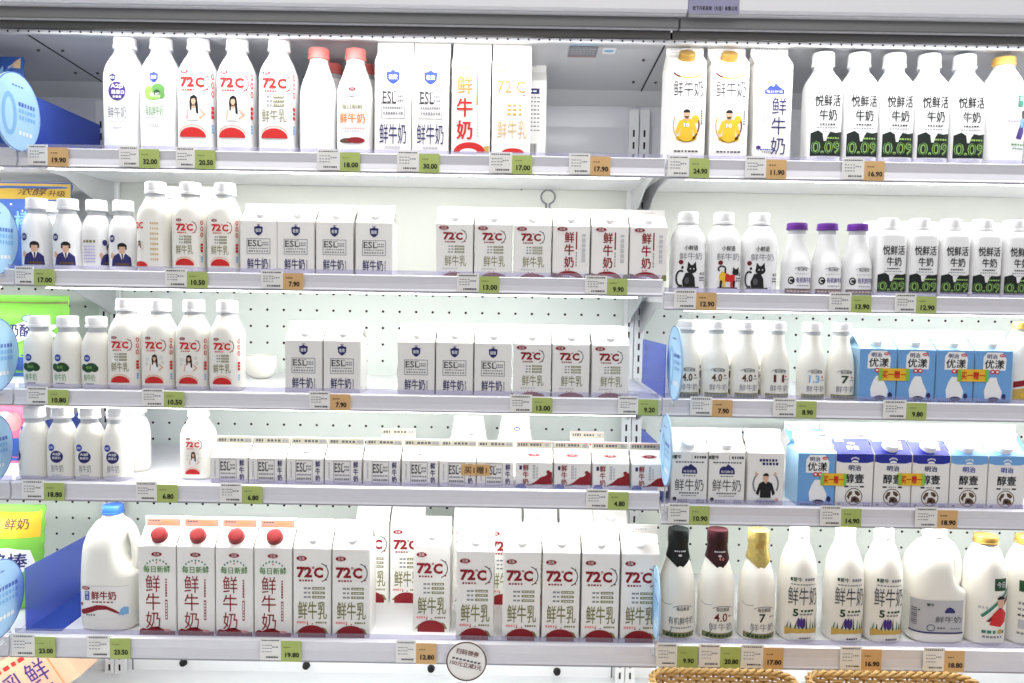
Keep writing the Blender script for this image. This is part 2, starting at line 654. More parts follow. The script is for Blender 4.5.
# base deck in front of the wall and its plugs
ZBASE = at_y(400, 676, YB - 0.01).z
bd = box('base_deck', -1.9, 2.0, -0.44, YB, ZBASE - 0.03, ZBASE, 'case_white')
tag(bd, 'white base deck of the case under the bottom shelves', kind='structure')
tag(box('base_front', -1.9, 2.0, -0.44, -0.40, 0.0, ZBASE - 0.03, 'case_white'), 'white front of the case base', kind='structure')
for k, (u, v) in enumerate(((183, 663), (306, 666), (431, 669), (557, 672))):
    q = at_y(u, v, YB - 0.004)
    bm = bmesh.new()
    bmesh.ops.create_cone(bm, cap_ends=True, segments=18, radius1=0.0095, radius2=0.008, depth=0.008, matrix=Matrix.Rotation(math.pi / 2, 4, 'X'))
    o = link('drain_plug', bm_mesh('drain_plug', bm, True), None, 'black')
    o.location = q
    tag(o, '%s black round plug from the left, low on the white back wall' % ('first', 'second', 'third', 'fourth')[k], 'plug', 'round plugs low on the back wall')
bm = bmesh.new()
for u in (112, 131, 612, 622, 632):
    x = x_for(u, YB - 0.01, ZBASE + 0.03)
    add_box(bm, x - 0.001, x + 0.001, YB - 0.002, YB, ZBASE, ZBASE + 0.1)
link('panel_gap', bm_mesh('panel_gap', bm), wb, 'dgrey')
# slotted uprights
for xc in (XL, XS):
    for s in (-1, 1):
        xa = xc + s * 0.0125
        up = box('trim_%d' % (2 + (xc > 0) * 2 + (s > 0)), xa - 0.0115, xa + 0.0115, YB - 0.022, YB - 0.008, 0.35, Z_CEIL - 0.06, 'case_white')
        tag(up, 'white slotted upright at the back of the case', kind='structure')
        bm = bmesh.new()
        z = 0.40
        while z < Z_CEIL - 0.10:
            add_box(bm, xa - 0.0022, xa + 0.0022, YB - 0.0225, YB - 0.0215, z, z + 0.016)
            z += 0.028
        link('slots', bm_mesh('slots', bm), up, 'black')


def shelf(bay, i, xa, xb, label, brackets=(1, 1)):
    zt_, zb_ = ZR[bay, i]
    dk = DECK[bay, i]
    y0 = YF[i]
    t = thing('shelf', ((xa + xb) / 2, YB - 0.03, dk), label, 'shelf', 'shelves of the chilled case')
    ox, oy, oz = t.location
    hw = (xb - xa) / 2
    box('deck', -hw, hw, y0 + 0.012 - oy, YB - 0.024 - oy, -0.018, 0, 'white_steel', t, 0.001)
    a, b = zt_ - oz, zb_ - oz
    f = y0 - oy
    bm = bmesh.new()
    add_prism(bm, [(f + 0.004, a), (f, a - 0.002), (f + 0.001, a - 0.005), (f + 0.003, (a + b) / 2), (f + 0.001, b + 0.006), (f - 0.001, b + 0.003),
                   (f - 0.001, b), (f + 0.012, b), (f + 0.012, a)], 'x', -hw, hw)
    r = link('price_rail', bm_mesh('price_rail', bm), t, 'rail')
    box('bead', -hw, hw, f - 0.0018, f + 0.002, b - 0.0005, b + 0.0018, 'rail_edge', r)
    bm = bmesh.new()
    add_prism(bm, [(0, 0), (0.005, 0), (0.005, 0.001), (0.0015, 0.001), (0.0015, 0.011), (0.0008, 0.012), (0, 0.011)], 'x', -hw + 0.002, hw - 0.002)
    o = link('product_stop', bm_mesh('product_stop', bm), None, 'clear_lip')
    o.location = (ox, y0 + 0.013, dk)
    tag(o, 'clear plastic stop strip on the ' + label.replace('white steel ', '').replace(' with price rail', ''), 'strip', 'clear stop strips on the shelves')
    tu = box('led_tube', -hw + 0.04, hw - 0.04, f + 0.02, f + 0.034, -0.032, -0.018, 'white_steel', t, 0.003)
    box('diffuser', -hw + 0.045, hw - 0.045, f + 0.022, f + 0.032, -0.0345, -0.032, 'led', tu)
    for s, on in zip((-1, 1), brackets):
        if not on:
            continue
        x = s * (hw - 0.012)
        back = YB - 0.024 - oy
        bm = bmesh.new()
        add_prism(bm, [(back, -0.018), (back, -0.095), (back - 0.02, -0.095), (back - 0.07, -0.075), (back - 0.20, -0.035), (f + 0.05, -0.03), (f + 0.05, -0.018)], 'x', x - 0.0015, x + 0.0015)
        link('bracket', bm_mesh('bracket', bm), t, 'steel_bracket')
    l = area('shelf_led', ((xa + xb) / 2, y0 + 0.028, dk - 0.036), (32, 0, 0), xb - xa - 0.1, 0.012, LED_POWER[i + 1] * (xb - xa) / 1.25, (0.985, 1.0, 0.97))
    return t


for i in range(5):
    shelf('L', i, XL + 0.004, XS - 0.002, 'white steel %s of the left bay with price rail' % SHELF[i])
    shelf('R', i, XS + 0.002, XR, 'white steel %s of the right bay with price rail' % SHELF[i])
    shelf('L', i, XL - 0.42, XL, 'white steel %s of the next bay at left edge' % SHELF[i], (0, 0))
# canopy light tubes in the cavity behind the dark trim
for xa, xb, nm in ((XL, XS, 'left'), (XS, XR, 'right')):
    f = thing('canopy_light', ((xa + xb) / 2, -0.002, zt[4] - 0.001), 'slim light tube under the canopy of the %s bay' % nm, 'light', 'canopy light tubes')
    hw = (xb - xa) / 2 - 0.03
    box('housing', -hw, hw, -0.008, 0.008, -0.006, 0.0, 'white_steel', f)
    area('canopy_led', ((xa + xb) / 2, -0.002, zt[4] - 0.008), (24, 0, 0), 2 * hw, 0.010, LED_POWER[0], (1, 1, 1))

# ------------------------------------------------------------------ milk packs
KIND = {}


def kind(name, parts, dims, front_print=None):
    KIND[name] = dict(parts=parts, w=dims[0], d=dims[1], h=dims[2], sub=front_print or [])


def carton_parts(w, body, roof, fin, cap=None, cap_m='cap_white', fin_m='carton', roof_print=None, fin_print=None, body_m='carton', roof_m=None):
    """gable top carton, base centre at the origin, front at -y"""
    h = w / 2
    bm = bmesh.new()
    e = 0.0006
    b0 = [bm.verts.new(p) for p in ((-h, -h, 0), (h, -h, 0), (h, h, 0), (-h, h, 0))]
    b1 = [bm.verts.new(p) for p in ((-h, -h, body), (h, -h, body), (h, h, body), (-h, h, body))]
    r = [bm.verts.new(p) for p in ((-h, -0.003, body + roof), (h, -0.003, body + roof), (h, 0.003, body + roof), (-h, 0.003, body + roof))]
    gl = bm.verts.new((-h + w * 0.22, 0, body + roof * 0.9))
    gr_ = bm.verts.new((h - w * 0.22, 0, body + roof * 0.9))
    bm.faces.new(b0[::-1])
    for i in range(4):
        j = (i + 1) % 4
        bm.faces.new((b0[i], b0[j], b1[j], b1[i]))
    bm.faces.new((b1[0], b1[1], r[1], r[0]))
    bm.faces.new((b1[2], b1[3], r[3], r[2]))
    bm.faces.new((b1[1], b1[2], gr_))
    bm.faces.new((b1[1], gr_, r[1]))
    bm.faces.new((b1[2], r[2], gr_))
    bm.faces.new((gr_, r[2], r[1]))
    bm.faces.new((b1[3], b1[0], gl))
    bm.faces.new((b1[0], r[0], gl))
    bm.faces.new((b1[3], gl, r[3]))
    bm.faces.new((gl, r[0], r[3]))
    bm.faces.new(r)
    sharp = [ed for ed in bm.edges if abs(ed.verts[0].co.x - ed.verts[1].co.x) < 1e-6 and abs(ed.verts[0].co.y - ed.verts[1].co.y) < 1e-6]
    bmesh.ops.bevel(bm, geom=sharp, offset=0.0014, segments=2, affect='EDGES')
    body_me = bm_mesh('body', bm)
    body_me.materials.append(MATS[body_m])
    bm = bmesh.new()
    z0, z1 = body + roof - 0.001, body + roof + fin
    add_prism(bm, [(-0.003, z0), (0.003, z0), (0.0022, z0 + 0.002), (0.0022, z1), (-0.0022, z1), (-0.0022, z0 + 0.002)], 'x', -h, h)
    fin_me = bm_mesh('top_fin', bm)
    fin_me.materials.append(MATS[fin_m])
    fin_p = fin_print or Print().dashes(-w * 250, fin * 620, w * 300, fin * 130, 'lgrey', 4).dashes(w * 60, fin * 620, w * 330, fin * 160, 'lgrey', 5).dashes(-w * 250, fin * 330, w * 240, fin * 110, 'lgrey', 4)
    fpm = fin_p.mesh('fin_print', lambda u, v: ((u, -0.0022, z0 + v), (0, -1, 0)), None)
    parts = [('body', body_me, []), ('top_fin', fin_me, [('fin_print', fpm)])]
    # roof surface frame
    ry, rz = h - 0.003, roof
    L = math.hypot(ry, rz)
    n = Vector((0, -rz / L, ry / L))
    mid = Vector((0, -h + ry * 0.5, body + rz * 0.5))
    if cap:
        me = cap_mesh(cap / 2, 0.0, cap * 0.42)
        me.transform(Matrix.Translation(mid + n * 0.0003) @ n.to_track_quat('Z', 'Y').to_matrix().to_4x4())
        me.materials.append(MATS[cap_m])
        parts.append(('cap', me, []))

    def rs(u, v):
        return (u, -h + ry * v / L, body + rz * v / L), tuple(n)
    if roof_print:
        parts.append(('roof_print', roof_print.mesh('roof_print', rs, None), []))
    return parts


def carton(name, w, body, roof, fin, pr, **kw):
    parts = carton_parts(w, body, roof, fin, **kw)
    if pr:
        parts.append(('printed_label', pr.mesh('printed_label', None, y=-w / 2), []))
    kind(name, parts, (w, w, body + roof + fin))


def bottle(name, secs, neck, capspec, pr, body_m='milk', cap_m='cap_white', k=3, sv=None, extra=None, seg=32):
    """secs: (z, rx, ry, n) of the filled body; neck: the same for the clear neck; capspec (r, z0, z1)"""
    secs = refine(secs, k)
    me = loft('body', secs, 64 if secs[3][3] > 2.4 else seg + 8)
    me.materials.append(MATS[body_m])
    parts = [('body', me, [])]
    if neck:
        nm = loft('neck', neck, 24)
        nm.materials.append(MATS['neck'])
        parts.append(('neck', nm, []))
    top = secs[-1][0]
    if capspec:
        cm = cap_mesh(*capspec)
        cm.materials.append(MATS[cap_m])
        parts.append(('cap', cm, []))
        top = capspec[2]
    if pr:
        parts.append(('printed_label', pr.mesh('printed_label', bottle_surf(secs), 0.004, sv), []))
    for e in (extra or []):
        parts.append(e)
    kind(name, parts, (2 * max(s[1] for s in secs), 2 * max(s[2] for s in secs), top))


ORD = ['first', 'second', 'third', 'fourth', 'fifth', 'sixth', 'seventh', 'eighth', 'ninth']
NUM = ['zero', 'one', 'two', 'three', 'four', 'five', 'six', 'seven', 'eight', 'nine']
PLACED = {}


def put(kname, bay, row, us, look, name='milk_carton', cat='carton', group=None, dy=0.022, rz=0.0, where=None, deck=None):
    k = KIND[kname]
    n = len(us)
    out = []
    for j, u in enumerate(us):
        yc = YF[row] + dy + k['d'] / 2
        z = DECK[bay, row] if deck is None else deck
        x = x_for(u, yc - (k['d'] / 2 if 'top_fin' in [q[0] for q in k['parts']] else k['d'] * 0.22), z + k['h'] * 0.45)
        place = where or '%s %s' % (BAY[bay].split()[0], SHELF[row])
        lab = '%s, %s' % (look, place) if n == 1 else '%s, %s of %s from left, %s' % (look, ORD[j], NUM[n], place)
        t = thing(name, (x, yc, z), lab, cat, group or (look + ' on ' + place if n > 1 else None), rz)
        for pn, me, subs in k['parts']:
            o = link(pn, me, t)
            for sn, sm in subs:
                link(sn, sm, o)
        PLACED.setdefault((bay, row), []).append((x - k['w'] / 2, x + k['w'] / 2, yc - k['d'] / 2, yc + k['d'] / 2, lab))
        out.append(t)
    return out


# ---- shared bits of print
def oval_logo(p, u, v, w, h):
    p.ell(u, v, w, h, 'ink_white', 1).ell(u, v, w * 0.94, h * 0.9, 'dred', 2).text('三元', u, v, w * 0.5, h * 0.5, 'ink_white', 3, 0.02)
    return p


def crest(p, u, v, w, h, m='navy'):
    p.poly([(u - w / 2, v + h * 0.32), (u - w * 0.2, v + h * 0.36), (u, v + h * 0.5), (u + w * 0.2, v + h * 0.36), (u + w / 2, v + h * 0.32), (u + w * 0.46, v - h * 0.18), (u + w * 0.25, v - h * 0.38), (u, v - h * 0.5), (u - w * 0.25, v - h * 0.38), (u - w * 0.46, v - h * 0.18)], m, 1)
    p.text('极致', u, v - h * 0.01, w * 0.66, h * 0.34, 'ink_white', 2, 0.01)
    p.rect(u, v + h * 0.54, w * 0.4, h * 0.05, m, 1)
    return p


def esl_box(p, u, v, w, h, ink='dgrey', m2='grey'):
    p.frame(u, v, w, h, w * 0.025, m2, 1)
    p.text('ESL', u - w * 0.15, v + h * 0.19, w * 0.58, h * 0.40, ink, 2, 0.012)
    for k in (-0.42, -0.2, 0.06):
        p.rect(u + w * (k + 0.015), v + h * 0.005, w * 0.1, h * 0.03, ink, 2).rect(u + w * (k + 0.015), v + h * 0.385, w * 0.1, h * 0.03, ink, 2)
    p.dashes(u + w * 0.28, v + h * 0.24, w * 0.3, h * 0.08, m2, 4).dashes(u + w * 0.28, v + h * 0.1, w * 0.3, h * 0.08, m2, 4)
    p.dashes(u, v - h * 0.14, w * 0.86, h * 0.07, m2, 9).dashes(u, v - h * 0.32, w * 0.86, h * 0.09, m2, 8)
    return p


def temp72(p, u, v, w, h, m='dred', arc='dgrey'):
    p.text('72', u - w * 0.22, v, w * 0.48, h, m, 2, 0.045)
    p.arc(u + w * 0.055, v + h * 0.42, w * 0.08, h * 0.2, w * 0.02, m, 2)
    p.text('C', u + w * 0.22, v - h * 0.02, w * 0.30, h * 0.98, m, 2, 0.045)
    p.arc(u + w * 0.26, v - h * 0.02, w * 0.56, h * 1.75, w * 0.03, arc, 1, -75, 80)
    p.ell(u + w * 0.46, v - h * 0.66, w * 0.06, h * 0.15, m, 2)
    p.ell(u + w * 0.46, v + h * 0.62, w * 0.05, h * 0.12, arc, 2)
    p.dashes(u - w * 0.17, v - h * 0.75, w * 0.46, h * 0.16, m, 5)
    return p


def pills(p, u, v, w, gap, h, m='olive'):
    for i in range(3):
        p.dashes(u - w * 0.3, v - i * gap, w * 0.34, h * 0.7, 'grey', 2)
        p.rect(u + w * 0.2, v - i * gap, w * 0.56, h, m, 1)
        p.dashes(u + w * 0.2, v - i * gap, w * 0.46, h * 0.3, 'ink_white', 4)
    return p


def hill(p, u, v, w, h, m='red', leaf='olive'):
    p.ell(u, v, w, h * 2, m, 2, 16, 0, 180)
    if leaf:
        p.poly([(u - w * 0.6, v), (u - w * 0.46, v), (u - w * 0.34, v + h * 0.62), (u - w * 0.46, v + h * 0.5)], leaf, 1)
        p.poly([(u + w * 0.46, v), (u + w * 0.6, v), (u + w * 0.5, v + h * 0.6), (u + w * 0.36, v + h * 0.8)], leaf, 1)
        p.ell(u - w * 0.16, v + h * 1.12, w * 0.05, h * 0.14, m, 2).ell(u + w * 0.02, v + h * 1.16, w * 0.05, h * 0.14, m, 2)
    return p


def girl(p, u, v, s):                       # woman with long dark hair in white, printed picture
    p.poly([(u - 6 * s, v - 1 * s), (u - 6.5 * s, v - 12 * s), (u + 6 * s, v - 12 * s), (u + 7 * s, v - 1 * s), (u + 2 * s, v + 2 * s), (u - 2 * s, v + 2 * s)], 'ink_white', 1)
    p.poly([(u - 3.4 * s, v - 3 * s), (u - 4 * s, v + 6 * s), (u - 3 * s, v + 11 * s), (u + 0.4 * s, v + 13 * s), (u + 3.4 * s, v + 11 * s), (u + 4.2 * s, v + 5 * s), (u + 5 * s, v - 6 * s), (u + 2.6 * s, v - 5 * s), (u + 2 * s, v + 2 * s), (u - 1.6 * s, v + 2 * s), (u - 2 * s, v - 2 * s)], 'black', 2)
    p.ell(u, v + 6.6 * s, 4.4 * s, 6.4 * s, 'skin', 3)
    p.ell(u + 0.2 * s, v + 9 * s, 5.4 * s, 5 * s, 'black', 4, 12, 20, 190)
    p.poly([(u - 1 * s, v + 4 * s), (u + 1 * s, v + 4 * s), (u + 2 * s, v + 0.6 * s), (u, v - 1 * s), (u - 2 * s, v + 0.6 * s)], 'skin', 2)
    p.poly([(u + 5 * s, v - 1 * s), (u + 7 * s, v - 1 * s), (u + 12 * s, v - 6 * s), (u + 6 * s, v - 11 * s), (u + 5 * s, v - 9.6 * s), (u + 9.6 * s, v - 6 * s)], 'skin', 2)
    p.poly([(u - 6 * s, v - 1 * s), (u - 4.6 * s, v - 1 * s), (u - 5.6 * s, v - 11 * s), (u - 7.4 * s, v - 11 * s)], 'skin', 2)
    for a, b in ((-10, 6), (9, 8), (11, 1), (-11, -1)):
        p.arc(u + a * s, v + b * s, 4 * s, 4 * s, 0.7 * s, 'lgrey', 1)
    return p


def suit(p, u, v, s):                       # young man in a dark suit, half length, printed picture
    p.poly([(u - 11 * s, v - 14 * s), (u - 9.5 * s, v - 3 * s), (u - 2 * s, v + 1 * s), (u + 4 * s, v + 1 * s), (u + 10 * s, v - 4 * s), (u + 11 * s, v - 14 * s)], 'navy', 1)
    p.poly([(u - 2 * s, v + 1 * s), (u + 4 * s, v + 1 * s), (u + 1.2 * s, v - 8 * s)], 'ink_white', 2)
    p.poly([(u + 0.4 * s, v), (u + 2 * s, v), (u + 1.8 * s, v - 7 * s), (u + 1 * s, v - 8 * s)], 'black', 3)
    p.ell(u + 1 * s, v + 5 * s, 7 * s, 10 * s, 'skin', 2)
    p.ell(u + 1 * s, v + 8.5 * s, 9.5 * s, 8 * s, 'black', 3, 14, -5, 185)
    p.rect(u - 2.8 * s, v + 7 * s, 1.6 * s, 4 * s, 'black', 3).rect(u + 4.9 * s, v + 7 * s, 1.6 * s, 4 * s, 'black', 3)
    p.ell(u - 10 * s, v - 2 * s, 4 * s, 7 * s, 'skin', 2)
    p.rect(u + 1 * s, v - 11.5 * s, 14 * s, 2.4 * s, 'brown', 3)
    return p


def jersey(p, u, v, s, m='yellow', num='10', skin='skin', hair='black', ring=True):
    if ring:
        p.arc(u, v - 2 * s, 44 * s, 58 * s, 1.6 * s, 'gold', 1, 150, 330).arc(u, v - 2 * s, 42 * s, 54 * s, 2.2 * s, 'bordeaux', 1, -60, 20)
        p.ell(u, v - 24 * s, 34 * s, 12 * s, 'yellow', 1).ell(u + 14 * s, v + 8 * s, 12 * s, 14 * s, 'yellow', 1)
    p.poly([(u - 10 * s, v - 22 * s), (u - 10 * s, v - 6 * s), (u - 13 * s, v - 18 * s), (u - 18 * s, v - 14 * s), (u - 12 * s, v + 5 * s), (u - 4 * s, v + 9 * s), (u + 4 * s, v + 9 * s), (u + 12 * s, v + 5 * s), (u + 18 * s, v - 14 * s), (u + 13 * s, v - 18 * s), (u + 10 * s, v - 6 * s), (u + 10 * s, v - 22 * s)], m, 2)
    p.poly([(u - 4 * s, v + 9 * s), (u + 4 * s, v + 9 * s), (u, v + 4 * s)], skin, 3)
    p.ell(u, v + 16 * s, 10 * s, 14 * s, skin, 3)
    p.ell(u, v + 19 * s, 11 * s, 11 * s, hair, 4, 14, 0, 180)
    p.poly([(u - 4.5 * s, v + 13 * s), (u + 4.5 * s, v + 13 * s), (u + 2 * s, v + 9 * s), (u - 2 * s, v + 9 * s)], 'brown' if ring else skin, 4)
    if num:
        p.text(num, u, v - 2 * s, 9 * s, 7 * s, 'ink_white', 4, 0.03)
    return p


def cat(p, u, v, s, coat=None):             # black cat with curled tail
    if coat:                                # walking cat in a red and yellow coat
        p.ell(u - 6 * s, v + 13 * s, 11 * s, 15 * s, 'yellow', 1)
        p.poly([(u - 4 * s, v + 7 * s), (u - 3 * s, v + 19 * s), (u + 3 * s, v + 16 * s), (u + 9 * s, v + 18 * s), (u + 9 * s, v + 8 * s)], 'red', 2)
        for a, b in ((-9, 0), (-5, 1), (5, 0), (8, 1)):
            p.poly([(u + (a - 1.6) * s, v), (u + (a + 1.2) * s, v), (u + (a + 1.8) * s, v + 9 * s), (u + (a - 1.4) * s, v + 9 * s)], ('black', 'yellow')[b] if a < 0 else ('red', 'black')[b], 2)
        p.ell(u + 10 * s, v + 20 * s, 9 * s, 8 * s, 'black', 3)
        p.poly([(u + 6 * s, v + 21 * s), (u + 6.5 * s, v + 27 * s), (u + 9.5 * s, v + 23 * s)], 'black', 3).poly([(u + 10.5 * s, v + 23 * s), (u + 14 * s, v + 27 * s), (u + 14 * s, v + 20 * s)], 'black', 3)
        p.arc(u - 8 * s, v + 24 * s, 11 * s, 9 * s, 1.9 * s, 'black', 2, -40, 230).rect(u - 3.6 * s, v + 20.5 * s, 2 * s, 4 * s, 'black', 2)
        p.rect(u, v - 0.6 * s, 26 * s, 1.4 * s, 'dgrey', 2)
        return p
    p.poly([(u - 7 * s, v), (u - 8 * s, v + 8 * s), (u - 4 * s, v + 18 * s), (u + 4 * s, v + 19 * s), (u + 8 * s, v + 12 * s), (u + 9 * s, v)], 'black', 1)
    p.ell(u + 4 * s, v + 23 * s, 13 * s, 11 * s, 'black', 2)
    p.poly([(u - 2 * s, v + 24 * s), (u - 1 * s, v + 33 * s), (u + 4 * s, v + 27 * s)], 'black', 2)
    p.poly([(u + 4 * s, v + 27 * s), (u + 9 * s, v + 33 * s), (u + 10 * s, v + 24 * s)], 'black', 2)
    p.ell(u + 2 * s, v + 23.5 * s, 1.6 * s, 1.6 * s, 'ink_white', 3).ell(u + 6.5 * s, v + 23.5 * s, 1.6 * s, 1.6 * s, 'ink_white', 3)
    p.arc(u - 10 * s, v + 11 * s, 14 * s, 22 * s, 2.4 * s, 'black', 1, 60, 290)
    p.ell(u - 8 * s, v + 25 * s, 3 * s, 4 * s, 'black', 1)
    p.rect(u, v - 0.6 * s, 28 * s, 1.6 * s, 'dgrey', 2)
    if False:
        p.poly([(u - 7 * s, v + 6 * s), (u - 7 * s, v + 12 * s), (u - 3 * s, v + 17 * s), (u + 1 * s, v + 6 * s)], 'yellow', 2)
        p.poly([(u + 1 * s, v + 6 * s), (u - 3 * s, v + 17 * s), (u + 4 * s, v + 17 * s), (u + 7 * s, v + 8 * s)], 'red', 2)
    else:
        p.ell(u - 2 * s, v + 8 * s, 6 * s, 9 * s, 'dgrey', 2)
    return p


def cow_band(p, w, h, tw):
    p.poly([(-w / 2, 0), (w / 2, 0), (w / 2, h), (w * 0.28, h * 0.93), (w * 0.1, h * 0.97), (0.02 * w, h * 0.8), (-0.02 * w, h * 0.6), (-0.1 * w, h * 0.6), (-0.14 * w, h * 0.9), (-0.28 * w, h * 1.02), (-w / 2, h * 0.92)], 'cow', 1)
    p.text('0.09', 0, h * 0.34, tw, h * 0.52, 'cowtxt', 2, 0.03)
    p.text('0.09', 0, h * 0.34, tw * 0.97, h * 0.5, 'dgreen', 3, -0.012)
    p.dashes(w * 0.2, h * 0.72, w * 0.4, h * 0.07, 'cowtxt', 5, 2)
    return p


def joy(p, v, w, h, ink='black'):
    p.text('悦鲜活', 0, v, w, h, ink, 2, 0.012).text('牛奶', 1, v - h * 1.22, w * 0.68, h * 0.95, ink, 2, 0.012)
    p.dashes(0, v - h * 2.0, w * 0.62, h * 0.13, ink, 6).dashes(0, v - h * 2.3, w * 0.8, h * 0.09, 'grey', 8).dashes(2, v - h * 2.6, w * 0.5, h * 0.09, 'lgrey', 5)
    return p


# ---- large gable cartons
p = Print()
oval_logo(p, -20, 143, 22, 10)
temp72(p, -1, 118, 62, 20)
pills(p, 4, 89, 44, 8, 4.6)
p.text('鲜牛乳', 1, 49, 56, 32, 'olive', 2, 0.008)
p.dashes(-18, 27, 24, 4, 'pink', 5).dashes(18, 27, 22, 3, 'olive', 5)
hill(p, 0, 6, 54, 16, 'dred').rect(0, 3, 54, 6, 'dred', 2)
carton('carton_72_large', 0.0728, 0.176, 0.030, 0.018, p.up(0, 1.10), cap=0.021)
p = Print()
oval_logo(p, 0, 146, 22, 9)
for i in range(9):
    a = math.radians(150 - 15 * i)
    p.rect(26 * math.cos(a), 112 + 24 * math.sin(a), 3, 3, 'teal', 2)
p.ell(0, 131, 3, 3, 'red', 2)
p.text('每日新鲜', 0, 119, 52, 12, 'green', 2, 0.015)
for i, ch in enumerate('鲜牛奶'):
    p.text(ch, -8, 93 - i * 33, 28, 31, 'dred', 2, 0.004)
p.dashes(18, 86, 34, 3, 'dred', 7, 2, True).rect(18, 46, 4.5, 36, 'dred', 1).dashes(18, 46, 32, 2.2, 'ink_white', 6, 2, True)
p.poly([(-35, 0), (35, 0), (35, 7), (22, 7.5), (10, 11), (0, 15), (-12, 14), (-20, 10), (-28, 12), (-35, 8)], 'dred', 2)
p.ell(20, 8, 14, 5, 'pink', 3)
finp = Print().rect(0, 9, 66, 15, 'fin_red', 1).dashes(-18, 12, 22, 2.4, 'dgrey', 4).dashes(10, 10, 26, 5, 'orange', 5).dashes(-18, 7, 18, 2, 'grey', 3)
carton('carton_red_cap', 0.0728, 0.176, 0.030, 0.019, p.up(0, 1.10), cap=0.031, cap_m='cap_red', fin_print=finp)
# top shelf cartons
p = Print()
crest(p, 0, 152, 26, 30, 'blue')
esl_box(p, 0, 98, 46, 62, 'dgrey', 'grey')
p.text('鲜牛奶', 0, 36, 52, 42, 'navy', 2, -0.008)
p.dashes(0, 8, 30, 4, 'lgrey', 5)
carton('carton_esl_tall', 0.0715, 0.182, 0.026, 0.022, p.up(11, 0.94))
p = Print()
p.dashes(-14, 171, 24, 5, 'orange', 4)
for i, ch in enumerate('鲜牛奶'):
    p.text(ch, -12, 138 - i * 46, 30, 38, ('orange', 'red', 'red')[i], 2, 0.03)
p.rect(12, 128, 4, 62, 'orange', 1).dashes(13, 60, 60, 2.5, 'lgrey', 9, 2, True)
p.ell(-2, 0, 62, 42, 'red', 2, 16, 0, 180).ell(-4, 0, 34, 16, 'ink_white', 3, 14, 0, 180).poly([(28, 0), (36, 0), (36, 14), (26, 12)], 'gold', 2)
carton('carton_red_tall', 0.0755, 0.182, 0.026, 0.022, p.up(11, 0.94))
p = Print()
p.dashes(-16, 168, 22, 5, 'orange', 4)
p.text('72', -14, 136, 28, 26, 'orange', 2, 0.01).text('C', 18, 135, 18, 24, 'orange', 2, 0.01).ell(4, 147, 5, 5, 'orange', 2)
p.ell(24, 118, 4, 4, 'red', 2)
for i in range(3):
    p.dashes(6, 98 - i * 9, 32, 4, 'gold', 3)
p.text('鲜牛乳', 2, 48, 58, 38, 'tan', 2, -0.012)
hill(p, 4, 0, 44, 10, 'red', None)
carton('carton_72_tall', 0.0755, 0.182, 0.026, 0.022, p.up(11, 0.94))
p = Print()
p.rect(0, 158, 46, 12, 'navy', 1).dashes(0, 158, 36, 3, 'ink_white', 4, 2)
for i in range(9):
    p.dashes(0, 144 - i * 9, 50, 3, 'grey', 7)
for i in range(14):
    p.rect(-16 + i * 2.6, 30, 1.3 if i % 3 else 2, 26, 'dgrey', 1)
carton('carton_nutrition', 0.0755, 0.182, 0.026, 0.022, p.up(11, 0.94))
p = Print()
p.arc(0, 176, 62, 34, 3.5, 'gold', 1, 200, 330).arc(0, 176, 62, 34, 3.5, 'bordeaux', 2, 200, 240)
p.text('鲜牛奶', 2, 139, 58, 34, 'dgrey', 2, -0.006)
p.dashes(2, 113, 46, 2.4, 'lgrey', 9)
jersey(p, 0, 66, 1.22)
p.dashes(0, 10, 48, 3.4, 'dgrey', 7).dashes(29, 80, 30, 2.2, 'dgrey', 6, 2, True)
carton('carton_jersey', 0.0735, 0.190, 0.024, 0.019, p.up(11, 0.94), cap=0.032, cap_m='cap_gold')
p = Print()
p.poly([(-14, 140), (-6, 148), (-1, 145), (4, 152), (10, 146), (18, 140)], 'blue', 1).rect(2, 135, 38, 9, 'blue', 1).text('每日鲜语', 2, 135, 32, 5, 'ink_white', 2)
for i, ch in enumerate('鲜牛奶'):
    p.text(ch, 12, 106 - i * 41, 28, 36, 'navy', 2, -0.004)
p.dashes(-10, 100, 48, 2.5, 'lgrey', 7, 2, True).dashes(-16, 88, 30, 2.5, 'lgrey', 5, 2, True)
p.ell(-26, 20, 9, 8, 'purple', 2).dashes(-10, 16, 26, 3, 'blue', 6).dashes(-10, 11, 20, 2.4, 'grey', 5)
carton('carton_blue_tall', 0.0735, 0.190, 0.026, 0.022, p.up(11, 0.94))

# ---- half litre gable cartons
HB, HR, HF = 0.104, 0.0235, 0.0135
p = Print()
crest(p, 0, 86, 17, 21)
esl_box(p, 0, 55, 46, 30, 'dgrey', 'grey')
p.text('鲜牛奶', -2, 21, 40, 21, 'navy', 2, 0.01).dashes(22, 20, 20, 2, 'grey', 6, 2, True)
carton('carton_esl', 0.0722, HB, HR, HF, p, cap=0.017)
p = Print()
oval_logo(p, -21, 97, 21, 9)
temp72(p, -1, 81, 46, 15)
pills(p, 3, 61, 34, 5.5, 3.4)
p.text('鲜牛乳', 2, 33, 42, 21, 'olive', 2, 0.004).dashes(-8, 18, 30, 2.2, 'lgrey', 6)
hill(p, 0, 0, 46, 11, 'dred')
carton('carton_72', 0.0722, HB, HR, HF, p, cap=0.017)
p = Print()
oval_logo(p, -18, 98, 22, 9)
for i, ch in enumerate('鲜牛奶'):
    p.text(ch, -4, 82 - i * 24, 18, 21, 'dred', 2, 0.025)
p.rect(10, 76, 2.6, 34, 'dred', 1).dashes(10, 40, 30, 2, 'grey', 5, 2, True)
p.dashes(24, 62, 58, 7, 'lgrey', 6, 2, True)
p.ell(-4, 0, 56, 34, 'dred', 2, 16, 0, 180).ell(-8, 0, 40, 16, 'ink_white', 3, 14, 0, 180)
